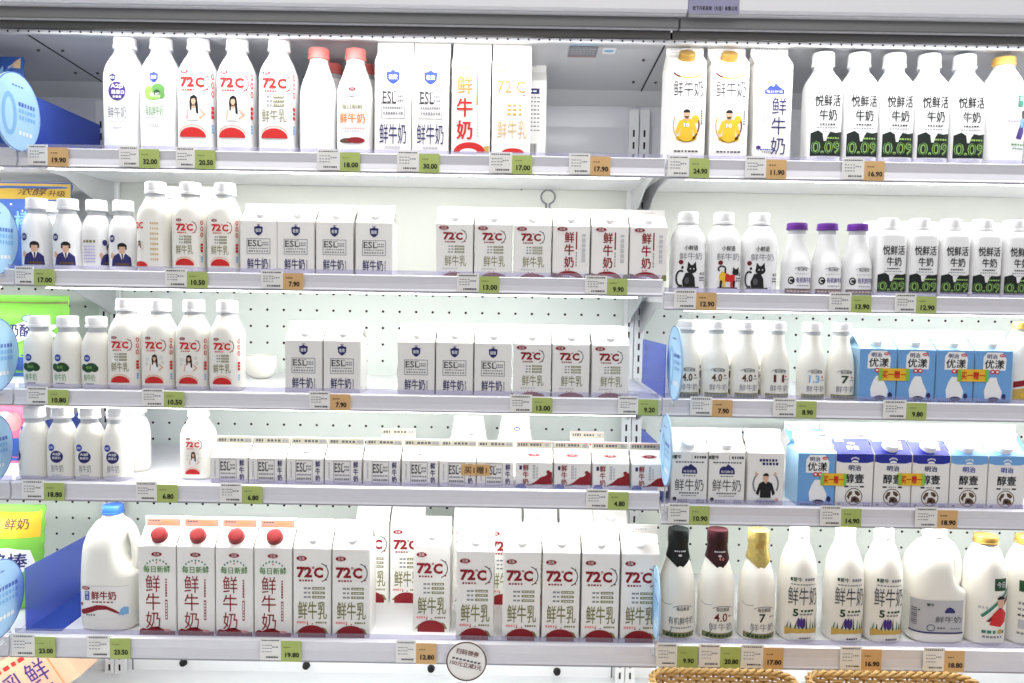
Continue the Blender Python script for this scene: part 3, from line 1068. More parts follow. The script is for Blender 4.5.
p.poly([(-36, 0), (-24, 4), (-28, 12), (-36, 13)], 'bordeaux', 2).poly([(24, 0), (36, 0), (36, 12), (28, 11)], 'olive', 2).ell(-10, 19, 3, 3, 'red', 2).ell(-4, 20, 3, 3, 'red', 2)
p.dashes(-14, 5, 22, 3, 'dred', 6, 4)
carton('carton_red', 0.0722, HB, HR, HF, p, cap=0.017)
# right bay half litre cartons
p = Print()
p.text('蒙牛', -24, 93, 15, 8, 'black', 2, 0.02).rect(-34, 93, 3.5, 6, 'dgreen', 2).rect(4, 93, 0.8, 9, 'grey', 2).dashes(20, 93, 24, 5, 'dgrey', 5)
p.dashes(0, 83, 56, 2.6, 'dgrey', 10)
p.poly([(-15, 66), (-14, 71), (-8, 76), (-3, 75), (2, 80), (8, 75), (13, 72), (15, 66), (15, 60), (-15, 60)], 'navy', 1).text('每日鲜语', 0, 65, 24, 5, 'ink_white', 2)
p.dashes(0, 56, 26, 2, 'dgrey', 5)
p.text('鲜牛奶', 0, 38, 56, 24, 'dgrey', 2, 0.002)
p.dashes(0, 22, 40, 2.4, 'dgrey', 8).dashes(0, 17, 30, 1.8, 'grey', 7)
p.ell(-28, 10, 8, 8, 'black', 2).dashes(-12, 8, 20, 2.2, 'grey', 4).dashes(-12, 4.5, 20, 2, 'grey', 4).dashes(22, 8, 16, 2.2, 'grey', 4).dashes(22, 4, 16, 2.2, 'dgrey', 4)
carton('carton_plain_milk', 0.0700, HB - 0.001, HR, HF + 0.004, p, cap=0.027)
p = Print()
p.dashes(4, 89, 36, 5, 'navy', 6, 2).dashes(8, 82, 32, 5, 'navy', 5, 2)
p.arc(0, 42, 52, 56, 3.5, 'grey', 1, -30, 50).arc(0, 42, 52, 56, 3.5, 'grey', 1, 130, 215)
jersey(p, 0, 38, 1.05, 'black', '', 'skin', 'black', False)
p.ell(-19, 62, 5, 8, 'skin', 2).ell(18, 62, 5, 8, 'skin', 2)
p.ell(0, 8, 44, 12, 'lgrey', 3).dashes(0, 8, 36, 3, 'blue', 6, 4).ell(22, 11, 7, 7, 'pink', 4)
carton('carton_sports', 0.0700, HB - 0.001, HR, HF + 0.004, p)


def bear_pack(bodym, panel_u):
    p = Print()
    p.rect(0, 52, 71.5, 104, bodym, 0)
    p.poly([(-21, 66), (23, 66), (24, 88), (16, 101), (-14, 101), (-21, 92)], 'ink_white', 1)
    p.text('明治', -4, 93, 20, 9, 'navy', 2, 0.02).ell(16, 95, 12, 6, 'red', 2).dashes(16, 95, 8, 1.6, 'ink_white', 3, 3)
    p.text('优漾', 1, 78, 38, 17, 'black', 2, 0.025)
    p.ell(-2, 63, 10, 9, 'red', 2).ell(7, 63, 10, 9, 'red', 2).ell(-2, 63, 5, 4, 'ink_white', 3).ell(7, 63, 5, 4, 'ink_white', 3)
    # plain milk swirl where the pack shows its picture
    p.poly([(panel_u - 15, 10), (panel_u + 16, 10), (panel_u + 18, 24), (panel_u + 10, 40), (panel_u + 6, 52), (panel_u - 6, 52), (panel_u - 12, 42), (panel_u - 17, 26)], 'ink_white', 1)
    p.ell(panel_u + 2, 9, 22, 9, 'navy', 2).ell(panel_u + 22, 14, 8, 12, 'navy', 2)
    p.dashes(-14, 3.5, 34, 3, 'navy', 8, 2).dashes(20, 3.5, 24, 3, 'navy', 6, 2)
    return p


bear_side = Print().rect(0, 52, 71.5, 104, 'sky', 0)
carton('carton_blue_a', 0.0722, HB, HR, HF, bear_pack('meiji_blue', 3), cap=0.024, body_m='sky')
carton('carton_blue_b', 0.0722, HB, HR, HF, bear_pack('meiji_blue', 0), cap=0.024, body_m='sky')
finp = Print().rect(0, 7, 68, 12, 'brown', 1).dashes(16, 7, 18, 3, 'dgrey', 4)
carton('carton_blue_sealed', 0.0722, HB, HR, HF, bear_pack('meiji_blue', 3), body_m='sky', fin_print=Print().rect(0, 7, 68, 12, 'silver', 1).dashes(20, 7, 16, 3, 'dgrey', 4))


def rich_pack(top):
    p = Print()
    p.rect(0, 52, 71.5, 104, 'carton', 0)
    p.poly([(-36, 90), (-24, 87), (24, 87), (36, 90), (36, 104), (-36, 104)], top, 1)
    for i in range(7):
        a = math.radians(40 + i * 17)
        p.rect(9 * math.cos(a), 90 + 7 * math.sin(a), 1.6, 3, 'ink_white', 2)
    p.ell(0, 88, 14, 8, 'ink_white', 2, 12, 0, 180)
    p.text('明治', 0, 77, 24, 11, 'navy' if top == 'meiji_dark' else 'blue', 2, 0.03)
    p.text('醇壹', 0, 56, 36, 18, 'black', 2, 0.02)
    p.rect(-15, 40, 8, 3, 'black', 2).rect(15, 40, 8, 3, 'black', 2).dashes(0, 40, 16, 2, 'grey', 4)
    p.arc(0, 20, 34, 34, 1.6, 'brown', 1)
    p.poly([(-14, 20), (-9, 30), (-3, 31), (-4, 24), (-8, 21), (-9, 14)], 'brown', 2).poly([(1, 32), (8, 31), (13, 25), (9, 21), (3, 25)], 'brown', 2).poly([(-4, 20), (4, 21), (10, 17), (12, 11), (6, 7), (0, 10), (-6, 8)], 'brown', 2).poly([(-2, 17), (5, 17), (3, 11), (-1, 12)], 'black', 3).ell(-9, 9, 6, 4, 'tan', 2)
    p.dashes(25, 7, 14, 3, 'lilac', 4).dashes(25, 3, 14, 2, 'grey', 4).dashes(-28, 5, 6, 4, 'grey', 2)
    r = Print().rect(0, 20.5, 71.5, 41, top, 0)
    return p, r


for nm, top in (('dark', 'meiji_dark'), ('light', 'meiji_blue')):
    p, r = rich_pack(top)
    r.dashes(-20, 37, 22, 4, 'ink_white', 4, 2)
    for i in range(4):
        r.rect(22 - i * 1.2, 33 - i * 6, 7, 5, 'pink', 2)
    carton('carton_rich_' + nm, 0.0718, HB, HR, HF + 0.003, p, cap=0.030, roof_print=r)
    if nm == 'dark':
        p, r = rich_pack(top)
        r.text('醇壹', 0, 16, 24, 10, 'ink_white', 2, 0.01).text('明治', 0, 28, 14, 5, 'ink_white', 2, 0.01).dashes(-22, 35, 18, 4, 'ink_white', 4, 2)
        carton('carton_rich_sealed', 0.0718, HB, HR, HF + 0.003, p, roof_print=r, fin_print=Print().rect(0, 8, 68, 14, 'silver', 1).dashes(20, 8, 16, 3, 'dgrey', 4))

# ---- short cartons on the fourth shelf
SB, SR, SF = 0.052, 0.022, 0.0135
finp = Print().rect(0, 7.5, 70, 13, 'fin_tan', 1).dashes(-24, 8, 16, 5, 'dgrey', 3).dashes(4, 8, 28, 4.5, 'dgrey', 4).ell(24, 8, 7, 6, 'grey', 2).ell(30, 8, 5, 6, 'grey', 2)
rp = Print().arc(0, 22, 15, 15, 2.2, 'navy', 1, 190, 350).dashes(2, 29, 10, 2, 'navy', 2)
p = Print()
esl_box(p, -2, 27, 33, 44, 'dgrey', 'grey')
for i, ch in enumerate('鲜牛奶'):
    p.text(ch, 25, 42 - i * 14, 9, 12.5, 'navy', 2, 0.02)
p.dashes(-27, 30, 32, 3, 'lgrey', 7, 2, True)
carton('carton_short_esl', 0.0712, SB, SR, SF, p, roof_print=rp, fin_print=finp)
rp = Print()
rp.arc(0, 20, 30, 9, 1.4, 'dred', 1)
rp.ell(0, 20, 24, 6, 'dred', 1).text('三元', 0, 20, 9, 3.5, 'ink_white', 2)
p = Print()
for i, ch in enumerate('鲜牛奶'):
    p.text(ch, -16, 42 - i * 14, 11, 12.5, 'dred', 2, 0.03)
p.rect(-26, 42, 5, 8, 'navy', 1).dashes(6, 32, 24, 3, 'lgrey', 4, 2, True).dashes(0, 34, 28, 5, 'lgrey', 5, 2, True)
p.poly([(-14, 6), (2, 14), (14, 24), (22, 26), (30, 34), (35.4, 34), (35.4, 9), (20, 8), (6, 9)], 'dred', 1).ell(28, 34, 8, 7, 'dred', 2)
p.ell(-25, 3, 20, 15, 'blue', 1, 16, 0, 180).rect(-25, 1.7, 20, 3, 'lblue', 2)
carton('carton_short_red', 0.0712, SB, SR, SF, p, roof_print=rp, fin_print=Print().rect(0, 7.5, 70, 13, 'fin_tan', 1).rect(0, 13, 70, 1.6, 'pink', 2).dashes(-22, 8, 20, 5, 'dgrey', 4).dashes(4, 8, 24, 4.5, 'dgrey', 4).ell(26, 8, 9, 7, 'grey', 2))

# ---- bottles
TB = [(0, .030, .030, 3), (.004, .0345, .0345, 3.4), (.02, .0352, .0352, 3.6), (.15, .0352, .0352, 3.6), (.168, .033, .033, 3), (.186, .0265, .0265, 2.4), (.198, .0205, .0205, 2)]
TN = [(.195, .0205, .0205, 2), (.202, .0195, .0195, 2), (.208, .0195, .0195, 2)]
TC = (.0215, .206, .236)


def b72(p, kindp, s=1.0, big=True):
    oval_logo(p, -15 * s, 148 * s, 17 * s, 9 * s)
    temp72(p, 3 * s, 128 * s, 56 * s, 20 * s, 'red', 'bordeaux')
    if kindp == 'girl':
        girl(p, 3 * s, 78 * s, 1.95 * s)
    else:
        pills(p, 2 * s, 102 * s, 36 * s, 8 * s, 5 * s, 'olive')
        p.text('鲜牛乳', 0, 66 * s, 48 * s, 26 * s, 'olive', 2)
    p.arc(0, 22 * s, 58 * s, 48 * s, 1.2 * s, 'orange', 1, 20, 160)
    p.ell(0, 22 * s, 52 * s, 38 * s, 'red', 2, 16, 0, 180)
    return p


def sidecol(p, u, s):
    for i, h in enumerate((9, 9, 9)):
        p.arc(u, (142 - i * 17) * s, 9 * s, 13 * s, 2.2 * s, 'red', 2)
    p.dashes(u, 72 * s, 26 * s, 8 * s, 'red', 3, 2, True).dashes(u, 40 * s, 18 * s, 6 * s, 'lblue', 3, 2, True)
    return p


for nm, kp in (('girl', 'girl'), ('plain', 'plain')):
    p = b72(Print(), kp)
    sidecol(p, 41, 1)
    bottle('tall72_' + nm, TB, TN, TC, p.up(10), 'milk_pet')
p = Print()
crest(p, -8, 152 - 18, 13, 16)
p.ell(0, 108, 34, 36, 'purple', 1).text('A2β', 0, 117, 24, 10, 'ink_white', 2, 0.02).text('酪蛋白', 2, 106, 24, 8, 'ink_white', 2, 0.02).dashes(0, 97, 18, 4, 'ink_white', 3)
p.text('鲜牛奶', 0, 68, 36, 24, 'grey', 2, -0.008).dashes(0, 50, 34, 2, 'lgrey', 8).dashes(0, 38, 16, 3, 'lgrey', 4)
bottle('tall_a2', TB, TN, TC, p.up(10), 'milk_pet')
p = Print()
crest(p, 0, 136, 17, 22, 'blue')
for a, b, w, h, m in ((-10, 108, 16, 22, 'lime'), (8, 112, 26, 24, 'green'), (-2, 100, 30, 16, 'lime'), (6, 106, 12, 12, 'dgreen'), (14, 102, 14, 14, 'green')):
    p.ell(a, b, w, h, m, 1 + (m == 'dgreen'))
p.text('有机', 2, 102, 20, 9, 'ink_white', 3)
p.text('有机鲜牛奶', 0, 72, 34, 20, 'green', 2).dashes(0, 58, 32, 2, 'lgrey', 8).dashes(0, 44, 18, 3, 'lgrey', 4)
bottle('tall_organic', TB, TN, TC, p.up(10), 'milk_pet')
# pink cap bottles
PB = [(0, .030, .030, 2.4), (.005, .0345, .0345, 2.4), (.02, .0355, .0355, 2.5), (.12, .0355, .0355, 2.5), (.145, .032, .032, 2.2), (.17, .0235, .0235, 2), (.182, .0195, .0195, 2)]
PN = [(.18, .019, .019, 2), (.186, .0185, .0185, 2), (.197, .0185, .0185, 2)]
p = Print()
p.ell(0, 120, 14, 7, 'dred', 1).text('三元', 0, 120, 7, 3.4, 'ink_white', 2)
p.arc(0, 92, 46, 30, 1.4, 'grey', 1, 30, 150).ell(0, 106, 3, 3, 'grey', 2)
p.text('每日新鲜', 0, 86, 40, 10, 'olive', 2, 0.015).text('鲜牛奶', 0, 64, 50, 20, 'orange', 2, 0.02).dashes(0, 44, 48, 2.6, 'pink', 10).dashes(0, 38, 30, 2, 'lgrey', 6)
p.ell(-8, 20, 36, 10, 'brown', 1).ell(8, 21, 34, 12, 'dred', 2)
bottle('pink_cap', PB, PN, (.0205, .192, .214), p.up(10), 'milk_pet', 'cap_pink')
bottle('pink_cap_back', PB, PN, (.0205, .192, .214), None, 'milk_pet', 'cap_pink')
# 0.09 bottles, large and small
JB = [(0, .030, .030, 3.5), (.004, .0335, .0335, 4), (.15, .0338, .0338, 4), (.164, .0315, .0315, 3), (.176, .0255, .0255, 2.3), (.184, .0205, .0205, 2)]
p = joy(Print(), 121, 50, 23)
p.items = [([(a, b) for a, b in vs], fs, m, l) for vs, fs, m, l in p.items]
q = cow_band(Print(), 62, 48, 58)
p.items += [([(a, b + 0.014) for a, b in vs], fs, m, l) for vs, fs, m, l in q.items]
bottle('joy_large', JB, [(.182, .0200, .0200, 2), (.188, .0190, .0190, 2), (.197, .0190, .0190, 2)], (.0215, .194, .222), p.up(2), 'milk_pet')
JS = [(0, .026, .026, 4), (.003, .0292, .0292, 5), (.118, .0294, .0294, 5), (.124, .028, .028, 4), (.130, .021, .021, 2.4), (.134, .0185, .0185, 2)]
p = joy(Print(), 92, 42, 18)
q = cow_band(Print(), 57, 38, 54)
p.items += [([(a, b + 0.009) for a, b in vs], fs, m, l) for vs, fs, m, l in q.items]
bottle('joy_small', JS, None, (.0195, .133, .156), p, 'milk_pet')
# yellow cap bottle
p = Print()
p.rect(16, 118, 13, 22, 'teal', 1).text('全', 16, 123, 9, 8, 'ink_white', 2).dashes(4, 80, 28, 4, 'lilac', 5, 1)
p.poly([(8, 46), (14, 66), (26, 80), (28, 58), (20, 44)], 'purple', 1).poly([(14, 66), (24, 96), (32, 92), (30, 70)], 'lblue', 1).ell(24, 90, 9, 11, 'brown', 2).ell(24, 97, 10, 8, 'black', 3)
p.dashes(14, 34, 30, 3.5, 'green', 5).dashes(14, 26, 26, 2.5, 'teal', 5)
YBt = [(0, .032, .032, 2.2), (.005, .037, .037, 2.3), (.02, .0385, .0385, 2.3), (.15, .0385, .0385, 2.3), (.172, .034, .034, 2.1), (.188, .026, .026, 2), (.196, .021, .021, 2)]
bottle('yellow_cap_large', YBt, [(.194, .0205, .0205, 2), (.206, .020, .020, 2)], (.0215, .203, .220), p.up(10), 'milk_pet', 'cap_yellow')
YS = [tuple([a * 0.72] + [b * 0.72 for b in r[:2]] + [r[2]]) for a, *r in YBt]
p = Print().poly([(-24, 32), (24, 44), (24, 54), (-24, 44)], 'dred', 1).poly([(-24, 8), (24, 8), (24, 40), (-24, 28)], 'gold', 1).ell(0, 18, 24, 10, 'yellow', 2).dashes(4, 66, 18, 6, 'dgrey', 3)
bottle('yellow_cap_small', YS, [(.139, .015, .015, 2), (.149, .0148, .0148, 2)], (.0165, .147, .160), p, 'milk_pet', 'cap_yellow')
# small round bottles
SBt = [(0, .022, .022, 2.2), (.004, .0258, .0258, 2.3), (.012, .0265, .0265, 2.3), (.078, .0265, .0265, 2.3), (.094, .0245, .0245, 2.2), (.106, .0205, .0205, 2), (.112, .0175, .0175, 2)]
SN = [(.110, .0175, .0175, 2), (.114, .0165, .0165, 2), (.124, .0165, .0165, 2)]
SCp = (.0200, .121, .143)
p = Print().ell(-11, 66, 12, 15, 'navy', 1).text('极致', -11, 66, 8, 6, 'ink_white', 2)
suit(p, 7, 36, 1.75)
bottle('small_portrait', SBt, SN, SCp, p, 'milk_pet')
p = Print().dashes(-2, 60, 26, 5, 'olive', 4)
for i in range(6):
    p.dashes(-2, 50 - i * 6, 24, 3, 'lilac', 5)
p.ell(27, 58, 10, 12, 'navy', 1)
suit(p, 36, 36, 1.6)
bottle('small_back', SBt, SN, SCp, p, 'milk_pet')
p = Print().ell(-6, 62, 13, 14, 'blue', 1).text('极致', -6, 62, 8, 5, 'ink_white', 2)
for a, b, w, h in ((-12, 44, 14, 14), (2, 45, 22, 16), (8, 42, 14, 14), (-4, 40, 18, 12)):
    p.ell(a, b, w, h, 'dgreen', 1)
p.text('有机', -2, 44, 12, 6, 'lime', 2).text('鲜牛奶', -2, 24, 22, 14, 'green', 2).dashes(-2, 12, 18, 2.4, 'grey', 5)
bottle('small_green', SBt, SN, SCp, p)


def a2(du):
    p = Print().ell(-10 + du, 66, 13, 14, 'blue', 1).text('极致', -10 + du, 66, 8, 5, 'ink_white', 2)
    p.ell(0 + du, 48, 24, 24, 'navy', 1).text('A2β', du, 53, 15, 6, 'ink_white', 2, 0.02).text('酪蛋白', du, 46, 15, 5, 'ink_white', 2, 0.01)
    p.text('鲜牛奶', 1 + du, 25, 22, 15, 'grey', 2, -0.01).dashes(du, 12, 18, 2.4, 'lgrey', 5)
    return p


bottle('small_a2', SBt, SN, SCp, a2(2))
bottle('small_a2_left', SBt, SN, SCp, a2(-26))
# medium 72 degree bottles
MBt = [(0, .028, .028, 2.6), (.004, .0312, .0312, 2.8), (.014, .0320, .0320, 3), (.105, .0320, .0320, 3), (.124, .0290, .0290, 2.6), (.140, .0220, .0220, 2.1), (.149, .0185, .0185, 2)]
MN = [(.147, .0185, .0185, 2), (.151, .0175, .0175, 2), (.158, .0175, .0175, 2)]
for nm, kp in (('girl', 'girl'), ('plain', 'plain')):
    p = b72(Print(), kp, 0.70)
    sidecol(p, 33, 0.70)
    bottle('medium72_' + nm, MBt, MN, (.0205, .155, .179), p)
p = Print()
p.text('72C', -22, 92, 22, 13, 'red', 2, 0.03)
girl(p, -20, 52, 0.8)
p.ell(-18, 12, 30, 20, 'red', 2, 14, 0, 180)
for i in range(8):
    p.dashes(10, 96 - i * 10, 16, 4, 'tan', 4)
bottle('medium72_turned', MBt, MN, (.0205, .155, .179), p)
SH = 0.80
p = b72(Print(), 'girl', 0.56)
bottle('short72_girl', [tuple([a * SH, b * 1.0, c * 1.0, d]) for a, b, c, d in MBt], [tuple([a * SH, b, c, d]) for a, b, c, d in MN], (.0205, .155 * SH, .179 * SH), p)
# cat bottles
CB = [(0, .029, .029, 3), (.004, .0322, .0322, 3.4), (.10, .0325, .0325, 3.4), (.116, .030, .030, 3), (.128, .024, .024, 2.2), (.136, .019, .019, 2)]
for nm, coat, du in (('a', None, -4), ('b', True, 2), ('c', None, -12)):
    p = Print().text('小鲜语', 2 + du * 0.3, 90, 26, 10, 'black', 2, 0.015).text('鲜牛奶', 2 + du * 0.3, 74, 44, 14, 'grey', 2, -0.006)
    cat(p, du + 1, 14, 1.5, coat)
    p.ell(du - 14, 62, 9, 9, 'bordeaux', 2).text('4.0', 24, 40, 11, 6, 'black', 2, 0.02).dashes(24, 32, 12, 3, 'dgrey', 3).dashes(24, 27, 12, 2.4, 'dgrey', 3)
    bottle('cat_' + nm, CB, [(.134, .0185, .0185, 2), (.142, .018, .018, 2)], (.0200, .138, .162), p, 'milk_pet')
# purple cap bottles
VB = [(0, .024, .024, 2), (.004, .0282, .0282, 2), (.012, .0290, .0290, 2), (.062, .0288, .0288, 2), (.085, .0235, .0235, 2), (.105, .0185, .0185, 2), (.122, .0165, .0165, 2)]
p = Print().rect(0, 9, 60, 10, 'brown', 1).dashes(0, 9, 50, 2.5, 'tan', 8, 2).arc(4, 50, 34, 14, 1.2, 'grey', 1, 20, 160).text('每日鲜语', 4, 52, 20, 6, 'dgrey', 2, 0.01).dashes(4, 43, 30, 2, 'lgrey', 7)
p.ell(-17, 30, 13, 15, 'black', 1).arc(-17, 30, 8, 9, 1.6, 'ink_white', 2, 40, 300).text('有机鲜牛奶', 9, 31, 34, 11, 'purple', 2, 0.005).dashes(6, 20, 26, 2, 'grey', 6)
bottle('purple_cap', VB, [(.120, .0165, .0165, 2), (.134, .0165, .0165, 2)], (.0200, .130, .144), p, 'milk_pet', 'cap_purple', sv=0.006)
# small glass-look bottles, third shelf right
GB = [(0, .022, .022, 2), (.004, .0262, .0262, 2), (.012, .0270, .0270, 2), (.066, .0268, .0268, 2), (.092, .0225, .0225, 2), (.112, .0170, .0170, 2), (.128, .0155, .0155, 2)]
for nm, tx, m in (('40', '4.0', 'brown'), ('11', '11', 'bordeaux'), ('13', '1.3', 'lblue'), ('7', '7', 'dgreen')):
    p = Print().rect(0, 8, 52, 10, 'olive', 1).dashes(0, 8, 44, 4, 'dgreen', 7, 2).arc(0, 54, 32, 16, 1.2, 'grey', 1, 20, 160)
    p.text('每日鲜语', 2, 57, 22, 6, 'dgrey', 2, 0.01)
    p.text(tx, 0 if len(tx) < 3 else -2, 43, 20 if len(tx) > 1 else 14, 15, m, 2, 0.025).ell(14, 47, 4, 4, 'red' if m != 'brown' else 'dgrey', 2).dashes(15, 41, 10, 2, 'grey', 3)
    p.text('鲜牛奶', 2, 24, 36, 13, 'grey', 2, -0.004)
    bottle('glass_' + nm, GB, [(.126, .0155, .0155, 2), (.140, .0155, .0155, 2)], (.0185, .135, .153), p, sv=0.006)
# large milk bottles with neck sleeves, bottom shelf right
LB = [(0, .030, .030, 2), (.005, .0345, .0345, 2), (.016, .0355, .0355, 2), (.100, .0352, .0352, 2), (.130, .0305, .0305, 2), (.150, .0245, .0245, 2), (.165, .0195, .0195, 2), (.20, .0175, .0175, 2)]
for nm, sm, tx, m in (('green', 'sleeve_green', '有机鲜牛奶', 'dgrey'), ('maroon', 'sleeve_maroon', '4.0', 'bordeaux'), ('gold', 'sleeve_gold', '7', 'black')):
    p = Print().rect(0, 13, 70, 11, 'olive', 1).dashes(0, 13, 54, 5, 'dgreen', 7, 2).arc(6, 64, 44, 18, 1.3, 'grey', 1, 20, 160).text('每日鲜语', 6, 66, 26, 8, 'dgrey', 2, 0.01).arc(-26, 78, 26, 12, 1, 'grey', 1, 180, 330)
    if tx == '有机鲜牛奶':
        p.text(tx, 4, 42, 52, 15, 'dgrey', 2).dashes(4, 28, 44, 2.5, 'grey', 9)
    else:
        p.text(tx, 2, 50, 26 if len(tx) > 1 else 12, 17, m, 2, 0.01).dashes(22, 52, 10, 3, 'grey', 3).text('鲜牛奶', 4, 31, 48, 15, 'grey', 2)
    p.poly([(-28, 8), (-22, 10), (-12, 30), (-20, 18)], 'dgreen', 2)
    sl = [(.160, .0215, .0215, 2), (.175, .0205, .0205, 2), (.188, .0195, .0195, 2), (.190, .0205, .0205, 2), (.212, .0205, .0205, 2), (.216, .0195, .0195, 2)]
    me = loft('neck_sleeve', sl, 28)
    for v in me.vertices:                      # the sleeve ends in a point at the front
        if v.co.z < 0.161:
            v.co.z -= 0.020 * max(0, 1 - abs(v.co.x) / 0.02) if v.co.y < 0 else 0
            v.co.x *= 1.10
            v.co.y *= 1.22
    me.materials.append(MATS[sm])
    sp = Print().dashes(0, 176, 22, 2.6, 'lgrey', 6).ell(0, 168, 7, 5, 'lgrey', 2)
    if tx == '4.0':
        sp.text('4.0', 3, 162, 10, 6, 'pink', 2)
    ex = [('neck_sleeve', me, [] if nm == 'gold' else [('sleeve_print', sp.mesh('sleeve_print', bottle_surf([(0.1, .0232, .0232, 2), (.160, .0225, .0225, 2), (.19, .0205, .0205, 2)]), 0.004))])]
    bottle('sleeve_' + nm, LB, None, None, p, sv=0.006, extra=ex)
    KIND['sleeve_' + nm]['h'] = 0.216
# green field bottles
FB = [(0, .031, .031, 2.2), (.005, .0360, .0360, 2.2), (.016, .0372, .0372, 2.2), (.12, .0372, .0372, 2.2), (.155, .0335, .0335, 2.1), (.180, .0255, .0255, 2), (.196, .0185, .0185, 2)]
p = Print().text('蒙牛', -12, 128, 16, 8, 'dgreen', 2, 0.02).rect(-23, 128, 4, 6, 'dgreen', 2).dashes(12, 128, 22, 5, 'grey', 4).dashes(0, 118, 50, 2.4, 'grey', 9)
p.text('鲜牛奶', 0, 95, 58, 36, 'dgrey', 2, -0.004)
p.text('5', -14, 62, 10, 15, 'dgreen', 2, 0.03).dashes(8, 66, 28, 4, 'dgreen', 4).dashes(6, 59, 26, 3, 'grey', 4)
for i in range(9):
    a = -30 + i * 7.5
    p.poly([(a - 2, 28), (a + 2, 28), (a + random.uniform(-5, 5), 46 + random.uniform(-4, 14))], 'dgreen' if i % 3 else 'teal', 1)
for a in (-8, -3, 2):
    p.ell(a, 42, 6, 20, 'purple', 2)
p.poly([(-34, 14), (-20, 20), (0, 22), (20, 21), (34, 18), (34, 30), (-34, 30)], 'gold', 2).dashes(6, 11, 24, 3, 'dgrey', 5)
bottle('field_bottle', FB, None, (.0185, .194, .225), p)
# gold cap bottle with player
AB = [(0, .033, .033, 2.2), (.005, .0385, .0385, 2.2), (.016, .0395, .0395, 2.2), (.12, .0395, .0395, 2.2), (.155, .0365, .0365, 2.1), (.178, .0290, .0290, 2), (.194, .0215, .0215, 2)]
p = Print().rect(12, 124, 26, 24, 'dgreen', 1).text('今日', 12, 124, 18, 12, 'ink_white', 2)
p.poly([(-24, 62), (-20, 58), (34, 112), (36, 122)], 'teal', 1).poly([(-14, 50), (-8, 50), (34, 96), (36, 108)], 'bordeaux', 1)
p.poly([(-8, 44), (-2, 66), (8, 76), (18, 76), (28, 66), (26, 50), (14, 40)], 'red', 2).ell(13, 88, 16, 20, 'skin', 3).ell(13, 95, 17, 14, 'black', 4, 14, 0, 180).dashes(-20, 78, 18, 5, 'lgrey', 3)
p.dashes(2, 30, 48, 6, 'teal', 5).dashes(0, 20, 40, 4, 'grey', 6).ell(14, 31, 9, 9, 'gold', 3)
bottle('gold_cap_player', AB, [(.192, .0205, .0205, 2), (.20, .0205, .0205, 2)], (.0225, .197, .212), p, cap_m='cap_gold')
p = Print().rect(-22, 120, 20, 22, 'dgreen', 1).dashes(-20, 86, 26, 5, 'grey', 4).dashes(-20, 74, 26, 4, 'grey', 4).dashes(-20, 62, 26, 4, 'dgrey', 4).rect(-20, 44, 22, 18, 'lgrey', 1).dashes(-20, 26, 26, 4, 'grey', 4)
bottle('gold_cap_back', AB, [(.192, .0205, .0205, 2), (.20, .0205, .0205, 2)], (.0225, .197, .212), p, cap_m='cap_gold')


# ---- jugs
def jug(name, w, d, h, cap_r, cap_h, cap_m, pr, offs):
    a, b = w / 2, d / 2
    secs = [(0, a * .86, b * .86, 3), (.005, a * .97, b * .97, 3.4), (.02, a, b, 3.6), (h * .40, a, b, 3.6), (h * .46, a, b, 3.4), (h * .56, a * .99, b * .98, 3.2),
            (h * .68, a * .94, b * .94, 2.8, -a * .02), (h * .78, a * .80, b * .82, 2.5, -a * .02), (h * .86, a * .58, b * .62, 2.2, 0), (h * .90, cap_r * .95, cap_r * .95, 2, 0), (h * .945, cap_r * .9, cap_r * .9, 2, 0)]
    rs = refine(secs, 3)
    me = loft('body', rs, 40)
    # hollow the body where the grip runs
    for v in me.vertices:
        t = (v.co.z - h * .46) / (h * .36)
        if 0 < t < 1 and v.co.x > 0:
            k = math.sin(math.pi * t) ** 0.7 * max(0, v.co.x / a) ** 1.5
            v.co.x -= a * 0.55 * k
    me.materials.append(MATS['milk'])
    pts = [(a * .30, 0, h * .865), (a * .56, 0, h * .835), (a * .74, 0, h * .76), (a * .83, 0, h * .68), (a * .87, 0, h * .58), (a * .86, 0, h * .50), (a * .72, 0, h * .45)]
    rp_ = refine([tuple(q) + (0, 0) for q in pts], 4)
    bm = bmesh.new()
    sm = []
    for i in range(len(pts) - 1):
        for j in range(4):
            t = j / 4
            sm.append(Vector(pts[i]).lerp(Vector(pts[i + 1]), t))
    sm.append(Vector(pts[-1]))
    for _ in range(3):
        sm = [sm[0]] + [(sm[i - 1] + sm[i] * 2 + sm[i + 1]) / 4 for i in range(1, len(sm) - 1)] + [sm[-1]]
    add_tube(bm, sm, 0.0105, 12)
    hm = bm_mesh('grip', bm, True, 60)
    hm.materials.append(MATS['milk'])
    cm = cap_mesh(cap_r, h - cap_h, h)
    cm.materials.append(MATS[cap_m])
    lab = pr.up(0 if offs == 0 else offs).mesh('printed_label', bottle_surf([s[:4] for s in rs]), 0.004)
    kind(name, [('body', me, []), ('grip', hm, []), ('cap', cm, []), ('printed_label', lab, [])], (w, d, h))


